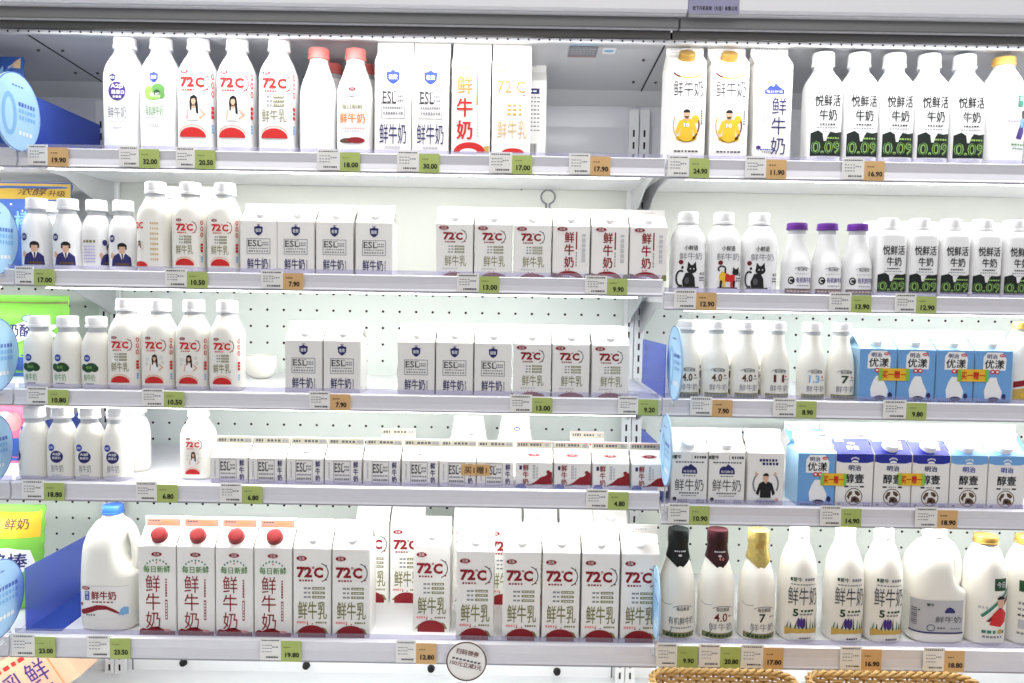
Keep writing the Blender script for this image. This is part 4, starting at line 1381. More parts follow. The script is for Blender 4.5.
p = Print().rect(0, 50, 100, 66, 'carton', 0).rect(0, 83.4, 100, 0.8, 'lgrey', 1)
oval_logo(p, -34, 79, 20, 8)
p.rect(-31, 64, 10, 18, 'blue', 1).text('鲜', -31, 69, 7, 7, 'ink_white', 2).text('活', -31, 60, 7, 7, 'ink_white', 2)
p.text('鲜牛奶', 2, 65, 48, 17, 'dred', 2, 0.03).dashes(0, 52, 44, 2.6, 'dred', 6)
p.poly([(-46, 34), (-30, 40), (-12, 46), (6, 45), (22, 38), (36, 28), (40, 24), (26, 30), (8, 37), (-10, 36), (-26, 30), (-40, 26), (-46, 28)], 'dred', 1).ell(-44, 46, 7, 7, 'dred', 2)
p.poly([(30, 26), (48, 26), (48, 40), (40, 42), (34, 38)], 'lblue', 2).dashes(-24, 26, 20, 3.4, 'dgrey', 4)
jug('jug_blue', 0.110, 0.092, 0.243, 0.0205, 0.017, 'cap_blue', p, 9)
p = Print().rect(2, 56, 106, 66, 'silver', 0).rect(2, 24, 108, 3, 'navy', 2)
p.rect(-32, 68, 3, 3, 'dgreen', 2).text('蒙牛', -12, 80, 14, 6, 'dgreen', 2, 0.02)
p.poly([(16, 68), (20, 74), (26, 76), (32, 73), (36, 68), (36, 64), (16, 64)], 'navy', 1).text('鲜牛奶', 24, 51, 52, 13, 'dgrey', 2, 0.004)
p.arc(-10, 34, 16, 14, 1.6, 'navy', 1).dashes(10, 34, 16, 3, 'dgrey', 3).dashes(38, 33, 20, 3, 'grey', 4)
for i in range(9):
    p.rect(-41, 38 + i * 4, 12, 2 if i % 3 else 1.2, 'dgrey', 1)
p.items = [([(q0 - 0.013, q1) for q0, q1 in vs], fs, m, l) for vs, fs, m, l in p.items]
jug('jug_white', 0.112, 0.094, 0.222, 0.0225, 0.016, 'cap_white', p, 0.01)

# ------------------------------------------------------------------ stock on the shelves
B = dict(name='milk_bottle', cat='bottle')
# top shelf, left
put('tall_a2', 'L', 0, [122], 'white bottle with round purple badge', **B)
put('tall_organic', 'L', 0, [158.5], 'white bottle with green leafy badge', **B)
put('tall72_girl', 'L', 0, [196, 235], 'tall 72 degree bottle picturing long haired woman', **B)
put('tall72_plain', 'L', 0, [277], 'tall white 72 degree bottle without picture', **B)
put('pink_cap_back', 'L', 0, [317], 'blank sided white bottle with pink cap', **B)
put('pink_cap', 'L', 0, [354], 'white bottle with pink cap and printed front', **B)
put('pink_cap_back', 'L', 0, [331], 'pink capped bottle standing behind the blank sided one', dy=0.13, **B)
put('pink_cap_back', 'L', 0, [364], 'pink capped bottle standing behind the printed one', dy=0.13, **B)
put('carton_esl_tall', 'L', 0, [393, 430.5], 'tall white carton with pale blue crest')
put('carton_red_tall', 'L', 0, [471], 'tall white carton with large red upright lettering')
put('carton_72_tall', 'L', 0, [511.5], 'tall white carton with orange 72 degree lettering')
put('carton_nutrition', 'L', 0, [528], 'tall carton turned to its nutrition table, behind others', dy=0.14)
# top shelf, right
put('carton_jersey', 'R', 0, [687, 729.5], 'gold capped carton picturing man in yellow jersey')
put('carton_blue_tall', 'R', 0, [773], 'tall white carton with blue upright lettering')
put('joy_large', 'R', 0, [824, 860, 895.5, 930.5, 966], 'large white 0.09 bottle', **B)
put('yellow_cap_large', 'R', 0, [1006], 'large white bottle with yellow cap', **B)
put('yellow_cap_large', 'R', 0, [1048], 'large yellow capped bottle cut by right picture edge', **B)
# second shelf, left
put('small_portrait', 'L', 1, [34, 65], 'small bottle picturing young man in suit', **B)
put('small_portrait', 'L', 1, [50], 'small bottle hidden behind the two suit pictures', dy=0.09, **B)
put('small_back', 'L', 1, [94], 'small bottle turned to its lilac text side', dy=0.04, **B)
put('small_portrait', 'L', 1, [121], 'small bottle with suit picture set further back', dy=0.04, **B)
put('medium72_turned', 'L', 1, [153], 'medium 72 degree bottle turned sideways', **B)
put('medium72_plain', 'L', 1, [188, 223], 'medium 72 degree bottle facing front', **B)
put('medium72_plain', 'L', 1, [172, 206], 'medium 72 degree bottle in back row', dy=0.10, **B)
put('carton_esl', 'L', 1, [258.5, 295.7, 334.5, 374], 'small crest and ESL carton')
put('carton_72', 'L', 1, [454.5, 493.5, 532.5], 'small 72 degree carton')
put('carton_red', 'L', 1, [571.3, 610, 648.5], 'small carton with red upright lettering')
# second shelf, right
put('cat_a', 'R', 1, [688.5], 'bottle with black cat print, leftmost', **B)
put('cat_b', 'R', 1, [724.5], 'bottle with cat in red and yellow coat', **B)
put('cat_c', 'R', 1, [760.5], 'bottle with black cat print, beside purple caps', **B)
put('purple_cap', 'R', 1, [798, 828.5, 859], 'small purple capped bottle', **B)
put('joy_small', 'R', 1, [889.5, 921, 952.5, 984, 1015.5], 'small square white 0.09 bottle', **B)
put('joy_small', 'R', 1, [874, 904, 934, 964, 994], 'small square 0.09 bottle in back row', dy=0.10, **B)
# third shelf, left
put('small_green', 'L', 2, [36, 65, 94], 'small bottle with dark green leaf print', **B)
put('medium72_plain', 'L', 2, [124], 'medium 72 degree bottle beside green leaf bottles', **B)
put('medium72_girl', 'L', 2, [157.5, 191.5], 'medium 72 degree bottle picturing woman', **B)
put('medium72_plain', 'L', 2, [225], 'medium 72 degree bottle without picture, rightmost', **B)
put('medium72_plain', 'L', 2, [144], 'medium 72 degree bottle in back row', dy=0.11, **B)
put('carton_esl', 'L', 2, [303.5, 342], 'small crest carton of the separate pair')
put('carton_esl', 'L', 2, [416, 454.5, 493], 'small crest carton left of 72 degree cartons')
put('carton_72', 'L', 2, [532, 571, 610.5], 'small 72 degree carton')
# third shelf, right
put('glass_40', 'R', 2, [687, 716.5, 746.5], 'small milk bottle marked 4.0', **B)
put('glass_11', 'R', 2, [777], 'small milk bottle with dark red number', **B)
put('glass_13', 'R', 2, [813], 'small milk bottle with light blue number', **B)
put('glass_7', 'R', 2, [842.5], 'small milk bottle with green number seven', **B)
put('glass_40', 'R', 2, [702, 731, 760], 'small milk bottle in back row', dy=0.09, **B)
put('carton_blue_a', 'R', 2, [878, 916.5], 'light blue carton of the left promoted pair')
put('carton_blue_b', 'R', 2, [955, 993.5], 'light blue carton of the right promoted pair')
put('yellow_cap_small', 'R', 2, [1023], 'yellow capped bottle with red and gold print', **B)
# fourth shelf, left
put('small_a2_left', 'L', 3, [31.5], 'small bottle with badge turned left', **B)
put('small_a2', 'L', 3, [59.5, 87, 115], 'small bottle with round navy badge', **B)
put('small_a2_left', 'L', 3, [134], 'small bottle behind the navy badge bottles', dy=0.10, **B)
put('short72_girl', 'L', 3, [196], 'lone 72 degree bottle picturing woman', dy=0.045, **B)
put('carton_short_esl', 'L', 3, [229, 267, 305, 343, 381.5, 420, 457.5, 495], 'short ESL carton')
put('carton_short_red', 'L', 3, [534, 572.5, 611, 650], 'short carton with dark red wave')
# fourth shelf, right
put('carton_plain_milk', 'R', 3, [689.5, 727], 'white capped carton with navy emblem')
put('carton_sports', 'R', 3, [766], 'small carton picturing person in black shirt')
put('carton_blue_sealed', 'R', 3, [816.5], 'light blue carton beside dark blue topped carton')
put('carton_rich_sealed', 'R', 3, [854.5], 'dark blue topped carton without cap')
put('carton_rich_dark', 'R', 3, [892.7, 930.7], 'dark blue topped carton with white cap')
put('carton_rich_light', 'R', 3, [968.7, 1006.7], 'light blue topped carton with white cap')
put('carton_rich_light', 'R', 3, [806, 842, 875, 907, 940, 973, 1006], 'white capped carton in back row', dy=0.13)
# bottom shelf, left
put('jug_blue', 'L', 4, [109], 'large white milk jug with blue cap', 'milk_jug', 'jug', dy=0.028)
put('carton_red_cap', 'L', 4, [157, 195.7, 234.3, 273], 'tall carton with red screw cap')
put('carton_72_large', 'L', 4, [312, 351], 'tall 72 degree carton beside red caps')
put('carton_72_large', 'L', 4, [431.5], 'lone tall 72 degree carton set back', dy=0.055)
put('carton_72_large', 'L', 4, [475], 'tall 72 degree carton right of the lone one', dy=0.022)
put('carton_72_large', 'L', 4, [521.5, 561, 600.5, 640], 'tall 72 degree carton of the right group')
put('carton_72_large', 'L', 4, [372, 407], 'tall 72 degree carton deep behind the gap', dy=0.20)
put('carton_72_large', 'L', 4, [470, 504, 540, 576, 610], 'tall 72 degree carton in back row', dy=0.20)
# bottom shelf, right
put('sleeve_green', 'R', 4, [678.5], 'large milk bottle with black green neck sleeve', **B)
put('sleeve_maroon', 'R', 4, [718], 'large milk bottle with maroon neck sleeve', **B)
put('sleeve_gold', 'R', 4, [759], 'large milk bottle with gold foil neck', **B)
put('field_bottle', 'R', 4, [800], 'white bottle with green field print beside gold foil', **B)
put('field_bottle', 'R', 4, [846.5, 885.5], 'white bottle with green field print beside jug', **B)
put('jug_white', 'R', 4, [937], 'large white milk jug with silver label', 'milk_jug', 'jug', dy=0.028)
put('gold_cap_player', 'R', 4, [988], 'gold capped bottle picturing player in red', **B)
put('gold_cap_back', 'R', 4, [1030], 'gold capped bottle turned away at right edge', **B)

# ------------------------------------------------------------------ price tags
TAGS = [('L', 0, [(28, 48, 'o', '19.90', 'beside blue divider'), (119, 139, 'g', '32.00', 'under purple and green badge bottles'), (176, 195, 'g', '20.50', 'under left woman picture bottle'), (317, 340, 'g', '18.00', 'under pink caps'), (397, 419, 'g', '30.00', 'under pale crest cartons'), (489, 512, 'g', '17.00', 'under orange lettered carton'), (569, 590, 'o', '17.90', 'under the empty space')]),
        ('R', 0, [(668, 689, 'g', '24.90', 'under left jersey carton'), (745, 766, 'o', '11.90', 'under blue lettered carton'), (842, 864, 'o', '16.90', 'under 0.09 bottles')]),
        ('L', 1, [(15, 34, 'g', '17.00', 'under suit picture bottles'), (165, 187, 'g', '10.50', 'under 72 degree bottles'), (261, 283, 'o', '7.90', 'under crest cartons'), (457, 479, 'g', '13.00', 'under 72 degree cartons'), (585, 607, 'g', '9.90', 'under red lettered cartons')]),
        ('R', 1, [(674, 696, 'o', '12.90', 'under cat bottles'), (829, 851, 'g', '13.90', 'under purple caps'), (895, 916, 'g', '12.90', 'under square 0.09 bottles')]),
        ('L', 2, [(27, 48, 'g', '10.80', 'under green leaf bottles'), (142, 164, 'g', '10.50', 'under woman picture bottles'), (309, 330, 'o', '7.90', 'under separate crest pair'), (510, 532, 'g', '13.00', 'under 72 degree cartons'), (618, 638, 'g', '9.20', 'at right rail end')]),
        ('R', 2, [(690, 712, 'o', '7.90', 'under 4.0 bottles'), (773, 796, 'g', '8.90', 'under coloured number bottles'), (883, 906, 'g', '9.80', 'under light blue cartons')]),
        ('L', 3, [(22, 44, 'g', '18.80', 'under navy badge bottles'), (136, 157, 'g', '6.80', 'beneath bare deck left of lone bottle'), (220, 242, 'g', '6.80', 'under leftmost short carton'), (586, 608, 'g', '4.80', 'under short red cartons')]),
        ('R', 3, [(668, 689, 'g', '10.90', 'under navy emblem cartons'), (820, 841, 'g', '14.90', 'under light blue carton'), (915, 937, 'o', '18.90', 'under white capped cartons')]),
        ('L', 4, [(12, 35, 'g', '23.00', 'beside blue divider'), (87, 110, 'g', '23.50', 'under blue capped jug'), (260, 281, 'g', '19.80', 'under red capped cartons'), (396, 416, 'o', '12.80', 'under lone set back carton')]),
        ('R', 4, [(656, 677, 'g', '9.90', 'under black green neck bottle'), (699, 720, 'g', '20.80', 'under maroon neck bottle'), (741, 763, 'o', '17.80', 'under gold foil bottle'), (840, 861, 'o', '16.90', 'under green field bottles'), (923, 944, 'o', '18.80', 'under silver labelled jug')])]
for bay, row, lst in TAGS:
    zt_, zb_ = ZR[bay, row]
    seen = {}
    for ua, ub, c, price, under in lst:
        y = YF[row] - 0.0035
        zc = (zt_ + zb_) / 2
        x0, x1 = x_for(ua, y, zc), x_for(ub, y, zc)
        wd = (x1 - x0) * 1000
        hh = (zt_ - zb_) * 1000
        colr = 'green' if c == 'g' else 'orange'
        lab = '%s %s price tag %s, %s %s rail' % (colr, price, under, BAY[bay].split()[0], SHELF[row].replace(' shelf', ''))
        t = thing('price_tag', (x0, y, zb_ + 0.002), lab, 'price tag', 'price tags on the shelf rails')
        box('card', 0, wd / 1000, -0.0006, 0.0006, 0.001, hh / 1000 + 0.003, 'carton', t)
        bw = 0.039
        bl = box('price_block', wd / 1000, wd / 1000 + bw, -0.0008, 0.0006, -0.001, hh / 1000 - 0.002, 'price_green' if c == 'g' else 'price_orange', t)
        pr = Print()
        pr.dashes(wd * 0.5, hh - 1, wd * 0.84, 2.2, 'dgrey', 9)
        for k in range(3):
            pr.dashes(wd * 0.34, hh * (0.74 - 0.15 * k), wd * 0.5, 1.6, 'grey', 4)
        pr.dashes(wd * 0.72, hh * 0.66, wd * 0.3, 2.4, 'grey', 3)
        pr.dashes(wd * 0.58, hh * 0.18, wd * 0.62, 3.2, 'dgrey', 8)
        link('printed_text', pr.mesh('printed_text', None, y=-0.0006), t)
        pr = Print().text(price, wd + bw * 1000 * 0.56, hh * 0.30, 27 if len(price) > 4 else 21, 10, 'black', 2, 0.035).dashes(wd + 12, hh * 0.66, 14, 2, 'olive' if c == 'g' else 'brown', 3)
        link('price_figures', pr.mesh('price_figures', None, y=-0.0008), bl)

# ------------------------------------------------------------------ promotion stickers across packs
def promo(u, v, w, h, bay, row, txt, lab, m='yellow', m2='red', rot=0):
    y = YF[row] + 0.022 - 0.0016
    q = at_y(u, v, y)
    t = thing('promotion_sticker', q, lab, 'sticker', 'yellow promotion stickers across packs')
    box('strip', -w / 2, w / 2, -0.0003, 0.0003, -h / 2, h / 2, m, t)
    pr = Print().text(txt, 0, 0, w * 780, h * 640, m2, 1, 0.02)
    if m == 'yellow':
        pr.rect(w * 440, 0, w * 110, h * 960, 'bag_green', 1).rect(-w * 440, 0, w * 110, h * 960, 'bag_green', 1)
    link('lettering', pr.mesh('lettering', None, y=-0.0003), t)
    t.rotation_euler = (0, math.radians(rot), 0)


promo(894, 374.5, 0.060, 0.024, 'R', 2, '买一赠一', 'yellow sticker across the left pair of light blue cartons')
promo(973, 375.5, 0.060, 0.024, 'R', 2, '买一赠一', 'yellow sticker across the right pair of light blue cartons')
promo(833.5, 479.5, 0.050, 0.024, 'R', 3, '买一赠一', 'yellow sticker between light blue and capless dark blue carton')
promo(911.5, 479.5, 0.052, 0.024, 'R', 3, '买一赠一', 'yellow sticker across two capped dark blue cartons')
promo(475.5, 470, 0.056, 0.022, 'L', 3, '买1赠1', 'orange sticker across two short cartons', 'price_orange', 'brown', 0)

# ------------------------------------------------------------------ bags, dividers and signs at the bay ends
def bag_mesh(w, h, t, nx=22, nz=26, crimp=0.012):
    def f(u, v):                                # half thickness at (u, v), v from the base
        a = min(1.0, abs(2 * u / w))
        b = (v - crimp) / (h - 2 * crimp)
        if b <= 0 or b >= 1:
            return 0.0012
        return 0.0012 + t / 2 * (1 - a ** 3.2) * (1 - abs(2 * b - 1) ** 4) ** 0.8 * (1 + 0.06 * math.sin(31 * u / w + 9 * b) + 0.04 * math.sin(17 * b + 5 * a))
    bm = bmesh.new()
    g = {}
    for s in (-1, 1):
        for i in range(nx + 1):
            for j in range(nz + 1):
                u = (i / nx - 0.5) * w * (1 - 0.02 * math.sin(j * 1.7))
                v = j / nz * h
                g[s, i, j] = bm.verts.new((u, s * f(u, v), v))
        for i in range(nx):
            for j in range(nz):
                bm.faces.new((g[s, i, j], g[s, i + 1, j], g[s, i + 1, j + 1], g[s, i, j + 1]))
    for i in range(nx):
        for j in (0, nz):
            bm.faces.new((g[-1, i, j], g[-1, i + 1, j], g[1, i + 1, j], g[1, i, j]))
    for j in range(nz):
        for i in (0, nx):
            bm.faces.new((g[-1, i, j], g[-1, i, j + 1], g[1, i, j + 1], g[1, i, j]))
    return bm_mesh('body', bm, True, 50), f


def bag(u_right, y, row, w, h, t, m, pr, label, name='snack_bag', cat='bag', tilt=0.0, bay='L', x=None):
    me, f = bag_mesh(w, h, t)
    me.materials.append(MATS[m])
    z = DECK[bay, row]
    if x is None:
        x = min(x_for(u_right, y, z + h * 0.6), XL - 0.010) - w / 2
    th = thing(name, (x, y + t / 2, z + (0.004 if tilt else 0)), label, cat)
    th.rotation_euler = (tilt, 0, 0)
    link('body', me, th)
    if pr:
        link('printed_front', pr.mesh('printed_front', lambda a, b: ((a, -f(a, b), b), (0, -1, 0)), 0.006, 0.006), th)
    return th


p = Print().rect(0, 150, 180, 30, 'ink_white', 0).rect(30, 100, 90, 40, 'ink_white', 0)
for i in range(7):
    p.poly([(40 + i * 6, 150 + i * 4), (52 + i * 6, 158 + i * 5), (46 + i * 6, 180)], 'blue' if i % 2 else 'lblue', 1)
p.poly([(70, 176), (90, 176), (90, 198), (78, 190)], 'tan', 1)
bag(17, 0.10, 0, 0.19, 0.20, 0.05, 'bag_blue', p, 'crinkled blue and white bag at the left end of top shelf')
p = Print().rect(0, 176, 196, 36, 'bag_gold', 0).text('浓醇', 20, 176, 60, 18, 'brown', 1, 0.02).text('升级', 72, 172, 34, 14, 'brown', 1, 0.02)
p.text('棒', 6, 110, 38, 42, 'lblue', 1, 0.02).ell(86, 40, 12, 16, 'lblue', 1)
for i in range(9):
    p.ell(-20 + i * 13, 146 - (i * 37) % 60, 4, 4, 'ink_white', 1)
bag(70, 0.22, 1, 0.20, 0.197, 0.05, 'bag_blue', p, 'blue bag with gold top band behind suit picture bottles')
p = Print().rect(0, 165, 196, 6, 'olive', 0)
p.poly([(-60, 96), (-20, 100), (-6, 116), (14, 122), (22, 140), (34, 124), (56, 132), (60, 116), (90, 118), (70, 104), (88, 88), (40, 92), (0, 78), (-40, 84)], 'ink_white', 1)
p.ell(26, 130, 30, 16, 'navy', 2).ell(26, 130, 26, 13, 'sky', 3)
p.text('奶酪棒', 20, 104, 90, 28, 'navy', 2, 0.04).ell(10, 60, 40, 30, 'lime', 1).rect(0, 26, 196, 50, 'bag_blue', 1)
bag(68, 0.20, 2, 0.20, 0.180, 0.05, 'bag_green', p, 'green bag with white splash behind green leaf bottles')
p = Print().ell(40, 96, 40, 30, 'ink_white', 0).ell(60, 90, 30, 40, 'pink', 1).rect(0, 30, 150, 50, 'bag_blue', 1)
bag(20, 0.14, 3, 0.16, 0.125, 0.04, 'bag_pink', p, 'pink bag at the left end of fourth shelf')
p = Print().poly([(-90, 150), (90, 150), (90, 205), (-90, 205)], 'yellow', 0).text('鲜奶', 48, 178, 46, 22, 'brown', 1, 0.03)
p.poly([(-60, 84), (60, 74), (84, 98), (76, 124), (40, 130), (-60, 128)], 'ink_white', 1).text('酪棒', 36, 102, 72, 34, 'navy', 2, 0.03).ell(70, 60, 30, 14, 'lime', 1).ell(30, 40, 40, 26, 'green', 1)
bag(46, 0.07, 4, 0.19, 0.215, 0.06, 'bag_green', p, 'green and yellow bag at the left end of bottom shelf', tilt=-0.10)

# blue acrylic dividers
for row, x, h, lab, fl in ((0, -0.957, 0.112, 'blue acrylic divider beside left end of top shelf', 0.05), (2, -0.9575, 0.085, 'blue acrylic divider beside green leaf bottles', 0), (3, -0.9575, 0.105, 'blue acrylic divider beside navy badge bottles', 0),
                           (4, -0.948, 0.125, 'wide blue acrylic divider left of the blue capped jug', 0.07), (2, 0.3005, 0.105, 'blue acrylic divider at left end of right third shelf', 0), (3, 0.3005, 0.105, 'blue acrylic divider at left end of right fourth shelf', 0)):
    bay = 'L' if x < 0 else 'R'
    y0 = YF[row] + 0.03
    t = thing('shelf_divider', (x, y0, DECK[bay, row]), lab, 'divider', 'blue acrylic shelf dividers')
    L_ = 0.27
    prism('upright_plate', [(0, 0), (L_, 0), (L_, h * 0.95), (0, h)], 'x', 0, 0.0025, 'blue_acrylic' if row == 0 else 'blue_acrylic_pale', t)
    if fl:
        box('foot_plate', 0.0025, fl, 0, L_, 0, 0.0022, 'blue_acrylic', t)

# round light blue shelf signs
for row, u, v, ww, hh, lab in ((0, 17, 112, 36, 76, 'round light blue sign at the left end of top shelf'), (1, -5, 237, 36, 74, 'cut off round blue sign left of suit picture bottles'), (2, -7, 355, 40, 76, 'cut off round blue sign left of green leaf bottles'),
                               (3, -11, 450, 38, 74, 'cut off round blue sign left of navy badge bottles'), (4, -3, 600, 44, 82, 'cut off round blue sign left of green and yellow bag'),
                               (2, 675, 363, 13, 75, 'narrow round blue sign beside the 4.0 bottles'), (3, 666, 450, 10, 72, 'narrow round blue sign beside navy emblem carton'), (4, 656, 602, 7, 72, 'edge on round blue sign beside black green neck bottle')):
    y = YF[row] - 0.022
    q = at_y(u, v, y)
    bay = 'L' if u < 400 else 'R'
    r = hh / 2 / (F_PX / (y - CAM.y))
    ang = math.acos(min(1, ww / hh))
    dirx = math.atan2(q.x - CAM.x, q.y - CAM.y)
    t = thing('round_sign', (q.x, y, q.z), lab, 'sign', 'round blue shelf signs', (ang if u < 400 else -ang) - dirx * 0.9)
    bm = bmesh.new()
    bmesh.ops.create_cone(bm, cap_ends=True, segments=40, radius1=r, radius2=r, depth=0.003, matrix=Matrix.Rotation(math.pi / 2, 4, 'X'))
    d = link('disc', bm_mesh('disc', bm, True), t, 'disc')
    R_ = r * 1000
    pr = Print().arc(0, 0, 2 * R_, 2 * R_, 1.8, 'disc_rim', 1, 0, 360, 40).arc(-R_ * .36, -R_ * .1, R_ * .62, R_ * 1.1, R_ * .13, 'lblue', 1).dashes(0, R_ * .66, R_ * .5, 3, 'disc_rim', 4)
    for i in range(3):
        pr.dashes(R_ * .38, R_ * (.22 - .17 * i), R_ * .74, R_ * .1, 'lblue' if i else 'disc_rim', 6)
    pr.dashes(R_ * .3, -R_ * .52, R_ * .6, R_ * .1, 'ink_white', 4)
    link('printed_face', pr.mesh('printed_face', None, y=-0.0015), t)
    zb_ = ZR[bay, row]
    top = -r * 0.96
    low = min(zb_[0] - 0.012 - q.z, top - 0.004)
    box('clip', -0.004, 0.004, -0.0012, 0.0012, low, -r * 0.90, 'clear_plastic', t)
    s_, c_ = math.sin(t.rotation_euler.z), math.cos(t.rotation_euler.z)
    arm = box('clip_arm', -0.004, 0.004, 0.0, 0.022, low, low + 0.003, 'clear_plastic', t)
    arm.rotation_euler = (0, 0, -t.rotation_euler.z)

# round coupon sign hanging on the bottom rail
q = at_y(466.5, 661, YF[4] - 0.008)
t = thing('coupon_sign', q, 'round white coupon sign with brown ring on the bottom rail', 'sign')
bm = bmesh.new()
bmesh.ops.create_cone(bm, cap_ends=True, segments=40, radius1=0.039, radius2=0.039, depth=0.003, matrix=Matrix.Rotation(math.pi / 2, 4, 'X'))
link('disc', bm_mesh('disc', bm, True), t, 'carton')
pr = Print().arc(0, 0, 78, 78, 2.6, 'brown', 1, 0, 360, 40)
pr.text('扫码领券', 2, 17, 44, 11, 'bordeaux', 1, 0.02, -12).text('100元立减3元', -1, -7, 62, 10, 'bordeaux', 1, 0.015, -12)
for i in range(8):
    pr.rect(-25 + i * 7, 7 - i * 1.5, 5, 3.4, 'dgrey', 1)
link('printed_face', pr.mesh('printed_face', None, y=-0.0015), t)
box('clip', -0.012, 0.012, 0.0015, 0.0075, 0.006, 0.030, 'clear_plastic', t)

# ------------------------------------------------------------------ things behind the stock
# small bowl on the third shelf
prof = [(0.0, 0.0), (0.016, 0.0), (0.027, 0.008), (0.034, 0.022), (0.0365, 0.038), (0.035, 0.052), (0.033, 0.052), (0.0345, 0.038), (0.032, 0.023), (0.025, 0.010), (0.0, 0.004)]
bm = bmesh.new()
rings = []
for r_, z in prof:
    rings.append([bm.verts.new((max(r_, 0.0005) * math.cos(2 * math.pi * i / 36), max(r_, 0.0005) * math.sin(2 * math.pi * i / 36), z)) for i in range(36)])
for a, b in zip(rings, rings[1:]):
    for i in range(36):
        bm.faces.new((a[i], a[(i + 1) % 36], b[(i + 1) % 36], b[i]))
bowl = link('bowl', bm_mesh('bowl', bm, True, 50), None, 'milk')
yb = 0.27
bowl.location = (x_for(261, yb, DECK['L', 2] + 0.02), yb, DECK['L', 2])
tag(bowl, 'small round white bowl at the back of left third shelf', 'bowl')
# white pouches behind the short cartons
for u, h, w, lab, du in ((468, 0.108, 0.088, 'slumped white milk pouch behind short cartons, left one', 0), (515, 0.114, 0.082, 'white milk pouch with blue oval behind short red cartons', 1)):
    z = DECK['L', 3]
    pr = Print().arc(4, 84, 14, 9, 2.2, 'blue', 1) if du else Print().arc(8, 74, 16, 8, 1.8, 'blue', 1, 200, 340)
    pr.dashes(0, 60, 40, 3, 'lgrey', 6)
    t = bag(0, 0.20, 3, w, h, 0.05, 'carton', pr, lab, 'milk_pouch', 'pouch', x=x_for(u, 0.20, z + 0.05))
    for v in t.children[0].data.vertices:       # narrow towards the top
        v.co.x *= 1 - 0.45 * max(0, v.co.z / h - 0.35)
put('carton_short_esl', 'L', 3, [396], 'short carton standing behind the ESL row', dy=0.14)
put('carton_short_red', 'L', 3, [588], 'short carton standing behind the red wave row', dy=0.14)
# cable loop hanging on the back wall
yc = YB - 0.006
c0 = at_y(548, 197, yc)
pts = [(c0.x + 0.0165 * math.sin(a), yc, c0.z - 0.0165 * math.cos(a)) for a in [0.25 + i * (2 * math.pi - 0.5) / 22 for i in range(23)]]
pts = [(c0.x + 0.007, yc, c0.z - 0.11), (c0.x + 0.004, yc, c0.z - 0.05)] + pts + [(c0.x - 0.004, yc, c0.z - 0.05), (c0.x - 0.007, yc, c0.z - 0.11)]
tag(tube('cable', pts, 0.0022, 'grey', None, 8), 'grey cable loop hanging on the back wall above red lettered cartons', 'cable')
pts = [at_y(u, v, yc) for u, v in ((521, 190), (524, 186), (528, 185))]
tag(tube('wire_hook', pts, 0.002, 'black', None, 6), 'short black hook on the wall left of the cable loop', 'hook')
pts = [at_y(u, v, yc) for u, v in ((537, 178), (540, 181), (541, 185), (545, 186))]
tag(tube('wire_hook', pts, 0.002, 'black', None, 6), 'bent black hook on the wall above the cable loop', 'hook')

# ------------------------------------------------------------------ wicker baskets and leaning box at the foot of the case
def rrect(w, d, r, n=12):
    pts = []
    for cx, cy, a0 in ((w / 2 - r, d / 2 - r, 0), (-w / 2 + r, d / 2 - r, 90), (-w / 2 + r, -d / 2 + r, 180), (w / 2 - r, -d / 2 + r, 270)):
        for i in range(n + 1):
            a = math.radians(a0 + 90 * i / n)
            pts.append(Vector((cx + r * math.cos(a), cy + r * math.sin(a), 0)))
    return pts


def resample(pts, n):
    L = [0.0]
    P_ = pts + [pts[0]]
    for a, b in zip(P_, P_[1:]):
        L.append(L[-1] + (b - a).length)
    out = []
    j = 0
    for i in range(n):
        s = L[-1] * i / n
        while L[j + 1] < s:
            j += 1
        t = (s - L[j]) / max(1e-9, L[j + 1] - L[j])
        p_ = P_[j].lerp(P_[j + 1], t)
        tg = (P_[j + 1] - P_[j]).normalized()
        out.append((p_, Vector((tg.y, -tg.x, 0))))
    return out


def basket_meshes(w, d, h, n_stake):
    base = rrect(w, d, 0.035)
    out = {}
    for k in (0, 1):
        bm = bmesh.new()
        pts = [p_ + nn * (0.0032 * math.cos(math.pi * (i / 4.0) + math.pi * k)) for i, (p_, nn) in enumerate(resample(base, n_stake * 4))]
        add_tube(bm, pts, 0.0030, 5, True)
        out['strand', k] = bm_mesh('strand', bm, True, 60)
    for k in (0, 1):
        bm = bmesh.new()
        rs = resample(base, 330)
        pts = [p_ + nn * (0.0038 * math.cos(i * 0.62 + math.pi * k)) + Vector((0, 0, 0.0034 * math.sin(i * 0.62 + math.pi * k))) for i, (p_, nn) in enumerate(rs)]
        add_tube(bm, pts, 0.0036, 6, True)
        out['rim', k] = bm_mesh('rim_braid', bm, True, 60)
    bm = bmesh.new()
    add_tube(bm, [(0, 0, 0), (0, 0, h)], 0.0022, 6)
    out['stake'] = bm_mesh('stake', bm, True, 60)
    for kk in out:
        out[kk].materials.append(MATS['wicker' if kk != 'stake' else 'wicker_dark'])
    out['spots'] = [p_ for p_, nn in resample(base, n_stake)]
    return out


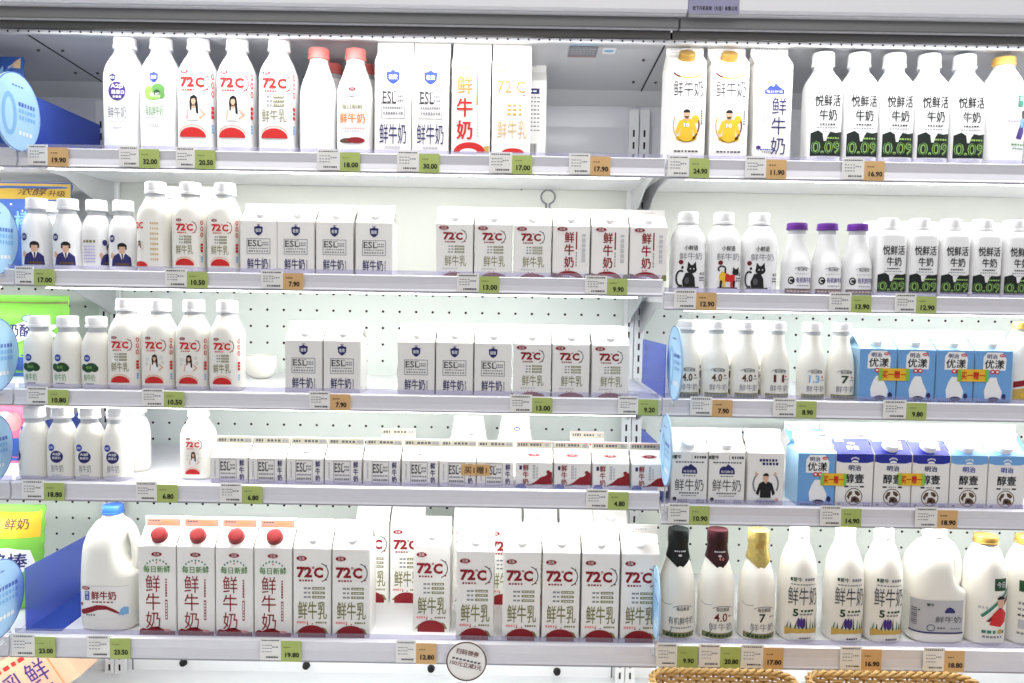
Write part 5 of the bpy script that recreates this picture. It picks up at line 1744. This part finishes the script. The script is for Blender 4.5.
ZK = ZBASE
for k, (ua, ub, lab) in enumerate(((645, 791, 'woven straw basket below the neck sleeve bottles'), (799, 970, 'woven straw basket below the field print bottles and jug'))):
    yfar = -0.075
    rim = at_y(720, 668.5, yfar).z
    xa, xb = x_for(ua, yfar, rim), x_for(ub, yfar, rim)
    w_, d_, h_ = xb - xa, 0.26, rim - ZK
    ns = int(round((w_ + d_) * 2 / 0.0175 / 2)) * 2
    M_ = basket_meshes(w_ - 0.014, d_, h_, ns)
    t = thing('wicker_basket', ((xa + xb) / 2, yfar - d_ / 2, ZK), lab, 'basket', 'woven straw baskets in front of the right bay')
    n_r = int((h_ - 0.012) / 0.0066)
    for j in range(n_r):
        o = link('strand', M_['strand', j % 2], t)
        o.location = (0, 0, h_ - 0.0125 - j * 0.0066)
    for sp in M_['spots']:
        o = link('stake', M_['stake'], t)
        o.location = sp
    for j in (0, 1):
        o = link('rim_braid', M_['rim', j], t)
        o.location = (0, 0, h_ - 0.006)
    bm = bmesh.new()
    add_prism(bm, [(p_.x * 0.985, p_.y * 0.985) for p_ in rrect(w_ - 0.02, d_ - 0.006, 0.033, 6)], 'z', 0.0, 0.005)
    link('basket_base', bm_mesh('basket_base', bm), t, 'wicker_dark')
# leaning box
t = thing('snack_box', (-1.10, 0.10, ZBASE + 0.001), 'tan cardboard box with purple lettering leaning below the bottom shelf', 'box')
box('carton', 0.0, 0.24, 0.0, 0.12, 0.0, 0.115, 'box_tan', t, 0.001)
pr = Print().text('豆乳鲜', 118, 56, 150, 50, 'purple', 1, 0.005).dashes(110, 96, 110, 9, 'red', 6).rect(205, 57, 3, 114, 'orange', 1).dashes(120, 18, 140, 6, 'purple', 9)
link('printed_front', pr.mesh('printed_front', None, y=0.0), t)
pr = Print().rect(60, 57, 60, 60, 'orange', 1).dashes(60, 57, 50, 10, 'red', 3)
link('printed_end', pr.mesh('printed_end', lambda a, b: ((0.24, a, b), (1, 0, 0)), None), t)
t.rotation_euler = (0, math.radians(-33), 0)
